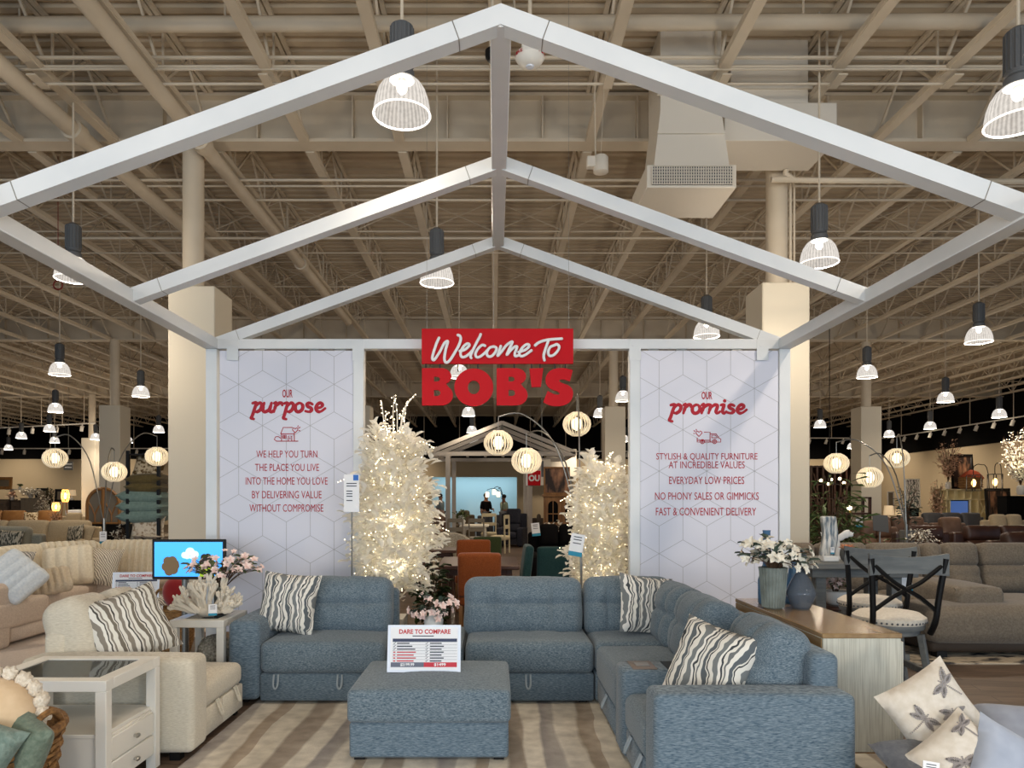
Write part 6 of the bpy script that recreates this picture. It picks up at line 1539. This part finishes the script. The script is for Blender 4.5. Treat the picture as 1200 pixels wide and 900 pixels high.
# three shoppers far back before the lit alcove
def person(label, u, d, h, top_c, rz, seed, arm=0):
    t = thing('person', label, 'person', (pX(u, d), d, 0), rz); k = h / 1.75
    J = {'pelvis': (0, 0, .95, .13), 'waist': (0, 0, 1.1, .125), 'chest': (0, .0, 1.3, .15), 'neck': (0, 0, 1.46, .055), 'head': (0, -.02, 1.58, .085), 'crown': (0, -.015, 1.68, .08)}
    E = [('pelvis', 'waist'), ('waist', 'chest'), ('chest', 'neck'), ('neck', 'head'), ('head', 'crown')]
    for s, n in ((-1, 'l'), (1, 'r')):
        b = arm if s > 0 else 0
        J.update({n + 'sh': (s * .19, 0, 1.38, .06), n + 'el': (s * .24, .02 - .05 * b, 1.1, .045), n + 'wr': (s * .24 - s * .08 * b, -.05 - .22 * b, .86 + .26 * b, .03), n + 'pa': (s * .24 - s * .1 * b, -.07 - .26 * b, .80 + .28 * b, .036),
                  n + 'hip': (s * .1, 0, .9, .095), n + 'kn': (s * .11, -.01, .5, .065), n + 'an': (s * .12, .02, .09, .042), n + 'to': (s * .13, -.12, .045, .04)})
        E += [('chest', n + 'sh'), (n + 'sh', n + 'el'), (n + 'el', n + 'wr'), (n + 'wr', n + 'pa'), ('pelvis', n + 'hip'), (n + 'hip', n + 'kn'), (n + 'kn', n + 'an'), (n + 'an', n + 'to')]
        for f in range(5):
            fx = (f - 2) * .016; a = J[n + 'pa']; L = (.06, .08, .085, .08, .06)[f]
            if f == 0: J[n + 'f0'] = (a[0] - s * .035, a[1] - .03, a[2] - .02, .009)
            else: J[n + 'f%d' % f] = (a[0] + fx * .4, a[1] + fx - .01, a[2] - L, .008)
            E.append((n + 'pa', n + 'f%d' % f))
    def skin(keys, edges, grow, name, m, root):
        ks = [q for q in J if q in keys]; ix = {q: i for i, q in enumerate(ks)}
        me = bpy.data.meshes.new(name); me.from_pydata([tuple(c * k for c in J[q][:3]) for q in ks], [(ix[a], ix[b]) for a, b in edges if a in ix and b in ix], [])
        o = bpy.data.objects.new(name, me); C.objects.link(o); o.modifiers.new('s', 'SKIN'); sb = o.modifiers.new('u', 'SUBSURF'); sb.levels = sb.render_levels = 1
        for q, sv in zip(ks, me.skin_vertices[0].data): sv.radius = ((J[q][3] + grow) * k,) * 2; sv.use_root = q == root
        dg = bpy.context.evaluated_depsgraph_get(); dg.update(); m2 = bpy.data.meshes.new_from_object(o.evaluated_get(dg)); m2.name = name
        bpy.data.objects.remove(o); m2.materials.clear(); m2.materials.append(m); m2.shade_smooth(); o = bpy.data.objects.new(name, m2); C.objects.link(o); o.parent = t
        return o
    skin(set(J), E, 0, 'body', m_skin, 'pelvis')
    skin({'pelvis', 'waist', 'chest', 'lsh', 'rsh', 'lel', 'rel'}, E, .02, 'shirt', top_c, 'pelvis')
    skin({'pelvis', 'lhip', 'rhip', 'lkn', 'rkn', 'lan', 'ran'}, E, .015, 'trousers', m_blackf, 'pelvis')
    MB().ball((0, .005 * k, 1.665 * k), (.098 * k, .105 * k, .1 * k), 14, 8).build('hair', m_hair, t)
    mb = MB()
    for s in (-1, 1): mb.ball((s * .032 * k, -.1 * k, 1.6 * k), .012, 6, 4)
    mb.build('eyes', m_black, t); MB().ball((0, -.112 * k, 1.57 * k), (.014, .02, .022), 6, 4).build('nose', m_skin, t)
    for s in (-1, 1): mb = MB(); mb.ball((s * .09 * k, -.01 * k, 1.58 * k), (.012, .022, .03), 6, 4); mb.build('ear', m_skin, t)
person('person in black standing before the pale alcove beside the small lantern lamp', 569.5, 30, 1.82, m_blackf, R(40), 1, 1)
person('person in a pale green shirt standing right of the lantern lamp', 590.5, 31, 1.78, mat('shirt_green', (150, 162, 140), .8), R(-60), 2)
person('person in a grey shirt standing at the left end of the pale alcove', 516, 31, 1.82, mat('shirt_grey', (120, 134, 138), .8), R(60), 3)
t = thing('arc_lamp', 'small arc lamp with three cage lanterns before the pale alcove', 'lamp', (pX(589, 29.5), 29.5, 0)); b = Vector(t.location)
MB().lathe([(.2, 0), (.2, .03)], 18).build('base', m_black_metal, t)
mb = MB(); mb.tube([(0, 0, .02), (0, 0, 1.2)], .018, 6); mb.build('pole', m_black_metal, t)
for u, v, pk in ((571, 580, 574), (579, 577, 572), (584, 579.5, 573)):
    c = px(u, v, 29.5) - b; mb = MB(); zt_ = pZ(pk, 29.5); mb.tube([(0, 0, 1.15), (0, 0, 1.7), (c.x * .5, 0, zt_ + .05), (c.x, 0, zt_)], .012, 5, sm=4); mb.tube([(c.x, 0, zt_), (c.x, 0, c.z + .1)], .006, 4); mb.build('arm', m_black_metal, t)
    mb = MB(); mb.M = Matrix.Translation(c); mb.lathe([(.06, -.1), (.075, -.08), (.075, .1), (.05, .12)], 12); mb.build('lantern', m_bulb2, t)

# ------------------------------------------------------------------ right side background
leafy('tall green bamboo palm beside the right cream column', pX(975, 9.75), 9.75, .35, 1.9, .42, m_leafg, 70, .26, 61, True, .16)
leafy('low green fern behind the taupe recliner', pX(1022, 10.0), 10.0, .3, 1.02, .35, m_leafg, 34, .2, 62, True, .2)
leafy('thin green twigs hanging beside the right cream column', pX(949, 9.6), 9.7, .3, 2.0, .25, m_leafd, 10, .16, 63, True, .15)
sofa('sofa', 'taupe leather sofa directly behind the bamboo palm', 990, 1048, 15, 1.1, m_leather2, 2, group=GS, head=True)
sofa('sofa', 'dark brown leather recliner sofa, left of two in the middle row', 1042, 1108, 14, 1.02, m_leather, 1, group=GS, head=True)
sofa('sofa', 'dark brown leather recliner sofa, right of two in the middle row', 1109, 1215, 14, 1.02, m_leather, 2, group=GS, head=True)
sofa('sofa', 'dark brown leather sofa with a fat cushion at the right edge', 1150, 1240, 12, .96, m_leather, 1, group=GS)
sofa('sofa', 'taupe leather sofa in the back row before the lamps', 1010, 1085, 19, 1.06, m_leather2, 3, group=GS)
sofa('sofa', 'taupe leather sofa in the back row with a rounded back', 1086, 1128, 19, 1.05, m_leather2, 1, group=GS)
sofa('sofa', 'charcoal sofa in the farthest row below the blue screen', 1070, 1150, 26, 1.05, m_leather3, 3, group=GS)
sofa('sofa', 'beige leather sofa with two rounded back cushions at right', 1146, 1198, 20, 1.1, m_beigef, 2, group=GS)
t = thing('ottoman', 'dark brown upholstered ottoman behind the taupe recliner', 'ottoman', (pX(1140, 10.5), 10.7, 0)); MB().cushion((0, 0, .52), (.55, .35, .2), .06, (0, 0, .03), (6, 5, 2)).build('top', m_leather, t); MB().box(-.5, .5, -.3, .3, .05, .34, .02).build('base', m_leather, t)
mb = MB(); mb.box(-.45, .45, -.25, .25, 0, .06); mb.build('foot', m_black_metal, t)
dtable('console_table', 'dark console table behind the taupe recliner with cream flowers', pX(1055, 9.6), pX(1188, 9.6), 9.3, 9.75, .84, m_wood_dk)
far_flowers('flower_bowl', 'cream flowers lying on the dark console behind the recliner', 1080, 634, 9.5, .36, .06, m_petalw, 20, 64, .05, .84, False)
o = tagcard(None, (pX(1007, 14.64), 14.64, pZ(613, 14.64)), .14, .16); o.name = 'price_card'; tag(o, 'white tag on the taupe leather sofa behind the palm', 'card')
MB2 = thing('price_card', 'dark slanted price board before the leather sofas', 'sign', (pX(1031, 12.8), 12.8, 0)); mb = MB(); mb.tube([(0, 0, 0), (0, 0, 1.0)], .015, 6); mb.build('stand', m_nickel, MB2); MB(T(0, -.03, 1.1, rx=R(-20), ry=R(8))).box(-.14, .14, 0, .01, -.16, .16).build('board', m_dark, MB2)
# dark open shelving and small bulbs behind the palm
d = 30; x0, x1 = pX(951, d), pX(1006, d); t = thing('bookcase', 'tall dark shelving wall behind the bamboo palm', 'shelf', ((x0 + x1) / 2, d, 0)); w = x1 - x0
MB().box(-w / 2, w / 2, .5, .55, 0, 3.0).build('back_panel', m_wood_dk, t)
for k in range(9): x = -w / 2 + w * k / 8; MB().box(x - .04, x + .04, 0, .5, 0, 3.0).build('side_panel', m_wood_dk, t)
for z in (.4, 1.0, 1.6, 2.2, 2.95): MB().box(-w / 2, w / 2, .02, .5, z - .03, z + .02).build('shelf', m_wood_dk, t)
t = thing('chandelier', 'small chandelier of five bare bulbs behind the palm', 'lamp', (pX(972, 20), 20, pZ(566, 20)))
mb = MB(); mb.tube([(0, 0, .3), (0, 0, DECK - pZ(566, 20) + .02)], .012, 5); mb.lathe([(.04, 0), (.05, .15), (.03, .3)], 10); mb.build('stem', m_black_metal, t)
for u, v in ((962, 563), (974, 562), (971, 567), (989, 566), (984, 561)):
    c = px(u, v, 20) - Vector(t.location); mb = MB(); mb.tube([(0, 0, .1), (c.x * .5, 0, -.05), (c.x, 0, c.z - .05)], .012, 5, sm=3); mb.build('arm', m_black_metal, t); MB().ball(c, .045, 8, 6).build('bulb', m_bulb, t)
t = thing('console_table', 'dark console with a small lit bulb lamp by the far right column', 'table', (pX(1003, 18), 18, 0)); MB().box(-.4, .4, 0, .4, 1.15, 1.2).build('top', m_wood_dk, t); MB().box(-.4, .4, 0, .4, .6, .64).build('shelf', m_wood_dk, t)
for x in (-.37, .37):
    for y in (.03, .37): mb = MB(); mb.box(x - .03, x + .03, y - .03, y + .03, 0, 1.6); mb.build('leg', m_wood_dk, t)
mb = MB(); mb.box(-.4, .4, 0, .4, 1.56, 1.6); mb.build('top', m_wood_dk, t)
t = thing('bulb_lamp', 'small lit bulb lamp standing on the dark console by the far column', 'lamp', (pX(1000, 18), 18.2, 1.2)); MB().lathe([(.06, 0), (.06, .02), (.015, .03), (.015, .06)], 12).build('base', m_gold, t); MB().ball((0, 0, .12), .06, 10, 6).build('bulb', m_bulb, t)
# far right wall groups
table_lamp('white-shaded table lamp left of the black and white picture', 1041.5, 598, 30, .42, .4, .75); table_lamp('beige-shaded wide table lamp below the mirror at right', 1056, 600, 31, .5, .26, .75)
t = thing('console_table', 'white console table carrying two lamps at right', 'table', (pX(1052, 30.3), 30.3, 0)); MB().box(-.9, 1.2, -.3, .5, .7, .75).build('top', m_white, t)
for x in (-.85, 1.15):
    for y in (-.26, .46): mb = MB(); mb.box(x - .04, x + .04, y - .04, y + .04, 0, .7); mb.build('leg', m_white, t)
framed('wall_mirror', 'tall grey mirror beside the black and white picture', 1040, 1048, 576, 596, 33, m_white, m_mirror, .05, 2, 'mirror')
framed('picture', 'large black and white picture of horses leaning at right', 1062, 1079, 561, 595, 31.3, m_white, m_picbw, .04, 4)
cabinet('sideboard', 'black sideboard below the black and white picture', 1058, 1077, 31, 0, 1.15, m_black, 2, 1)
leafy('olive sprig plant in front of the right arc lamp pole', pX(1063, 10.9), 10.9, 1.2, 1.75, .2, m_leafs, 16, .08, 65, False, .5, name='potted_plant')
t = bpy.data.objects['potted_plant.003'] if 'potted_plant.003' in bpy.data.objects else None
mb = MB(); mb.lathe([(.1, 0), (.1, .9), (.12, 1.0), (.1, 1.05)], 18); o = mb.build('plant_pedestal', m_potd); o.location = (pX(1063, 10.9), 10.9, 0); tag(o, 'slim dark pedestal vase holding the olive sprigs', 'vase')
d = 30
far_flowers('flower_tree', 'brown blossom tree in a white vase beside the upper brown picture', 1111, 533, 30, 1.1, 1.5, m_petalb, 56, 71, .14, pZ(573, 30)); far_flowers('flower_tree', 'lower brown blossom branches left of the fireplace console', 1098, 582, 29.5, .6, 1.7, m_petalb, 46, 72, .14, 0)
framed('picture', 'upper brown painting in a black frame on the fireplace console', 1115.5, 1142, 532, 573, 30.5, m_black_metal, m_picture, .1, 5)
framed('picture', 'lower brown painting in a black frame right of the fireplace console', 1157, 1187, 572, 630.6, 28.5, m_black_metal, m_picture, .12, 5)
d = 30; x0, x1, zt = pX(1102, d), pX(1158, d), pZ(573, d); t = thing('fireplace_console', 'pale yellow cubby console surrounding a blue lit screen', 'cabinet', ((x0 + x1) / 2, d, 0)); w = x1 - x0; m_pale = mat('wood_pale_yellow', (246, 234, 190), .6)
MB().box(-w / 2, w / 2, .42, .46, 0, zt).build('back_panel', m_pale, t)
for z0_, z1_ in ((zt - .05, zt), (zt - .46, zt - .42)): MB().box(-w / 2, w / 2, 0, .45, z0_, z1_).build('shelf', m_pale, t)
xs = [0, .16, .3, .48, .62, .78, 1.0]
for f in (0, .14, .3, .5, .64, .8, .985): MB().box(-w / 2 + w * f, -w / 2 + w * f + .03, 0, .45, zt - .44, zt).build('divider', m_pale, t)
for f in (0, .13, .2, .63, .79, .985): MB().box(-w / 2 + w * f, -w / 2 + w * f + .03, 0, .45, 0, zt - .44).build('divider', m_pale, t)
for z in (.35, .75): MB().box(-w / 2, -w / 2 + w * .14, 0, .45, z, z + .03).build('shelf', m_pale, t); MB().box(-w / 2 + w * .64, -w / 2 + w * .8, 0, .45, z, z + .03).build('shelf', m_pale, t)
for z0_, z1_ in ((.05, .75), (.78, zt - .46)):
    a, b = -w / 2 + w * .8 + .03, w / 2 - .03
    mb = MB(); mb.bar((a, 0, z0_), (b, 0, z1_), .03, .03); mb.bar((a, .01, z1_), (b, .01, z0_), .03, .03); mb.build('cross_panel', m_pale, t)
t2 = thing('television', 'blue glowing screen set inside the pale cubby console', 'screen', ((x0 + x1) / 2 - w * .08, d, .5)); a, b = -w * .2, w * .2
MB().box(a, b, .1, .14, .0, zt - .98).build('bezel', m_black_metal, t2); MB().box(a + .03, b - .03, .085, .1, .03, zt - 1.01).build('screen', mat('screen_blue', (70, 100, 160), .3, emit=.7, ecol=(70, 100, 160)), t2, 0)
mb = MB(); mb.box(a, b, .05, .2, -.5, 0); mb.build('plinth', m_pale, t2)
t = thing('basket', 'wide wicker basket with a rust cloth on the fireplace console', 'basket', (pX(1139, 29.8), 29.9, zt)); mb = MB()
mb.lathe([(.36, 0), (.42, .1), (.43, .48), (.40, .48)], 22)
for z in (.08, .18, .28, .38, .47): mb.tube([(.44 * math.cos(R(a)), .44 * math.sin(R(a)), z) for a in range(0, 361, 20)], .02, 5, False)
mb.build('weave', m_wicker, t)
mb = MB(); mb.lathe([(.47, .46), (.40, .56), (.24, .72), (.08, .8), (.001, .81)], 8); o = mb.build('folded_cloth', mat('cloth_rust', (150, 62, 34), .8)); o.location = (pX(1139, 29.8), 29.9, zt); o.rotation_euler = (0, R(6), 0); tag(o, 'rust red cloth heaped in the wide wicker basket', 'cloth')
def cage_lamp(label, u, v, d, arch, zb):
    c = px(u, v, d); t = thing('cage_lamp', label, 'lamp', (pX(u + arch[0], d), d, zb)); b = Vector(t.location); c = c - b
    mb = MB(); mb.lathe([(.15, 0), (.15, .03)], 14); mb.tube([(0, 0, 0), (-arch[0] * d / F * .15, 0, c.z + .35), (c.x * .6, 0, c.z + .72), (c.x, 0, c.z + .62), (c.x, 0, c.z + .28)], .016, 5, sm=4); mb.build('arched_stem', m_black_metal, t)
    mb = MB(); mb.M = Matrix.Translation(c)
    for s in (-1, 1):
        for q in (-1, 1): mb.box(s * .17 - .012, s * .17 + .012, q * .17 - .012, q * .17 + .012, -.3, .3)
    for z in (-.3, .3): mb.box(-.18, .18, -.18, .18, z - .012, z + .012)
    mb.build('cage', m_black_metal, t); mb = MB(); mb.ball(c, (.08, .08, .15), 10, 8); mb.build('bulb', m_amber2, t); light('lamp_light', 'POINT', b + c + Vector((0, -.25, 0)), 14, WARM, .08)
m_amber2 = mat('bulb_amber', (255, 220, 150), .5, emit=5, ecol=(255, 200, 110))
cage_lamp('arched cage lamp with a lit bulb before the wicker basket', 1141, 566, 27.5, (20, 0), 0); cage_lamp('arched cage lamp with a lit bulb right of the wicker basket', 1166, 565, 27, (9, 0), 0)
cabinet('cabinet', 'black cabinet at the right edge beside the lower brown picture', 1180, 1215, 26, 0, 1.65, m_black, 2, 1)
far_flowers('lit_tree', 'white lit blossom tree at the far right edge', 1196, 530, 22, 1.15, 1.7, m_leafw, 130, 73, .11, 1.69, True, 'tree', True)
light('tree_glow', 'POINT', px(1196, 535, 21.5), 30, (1, .86, .58), .2)
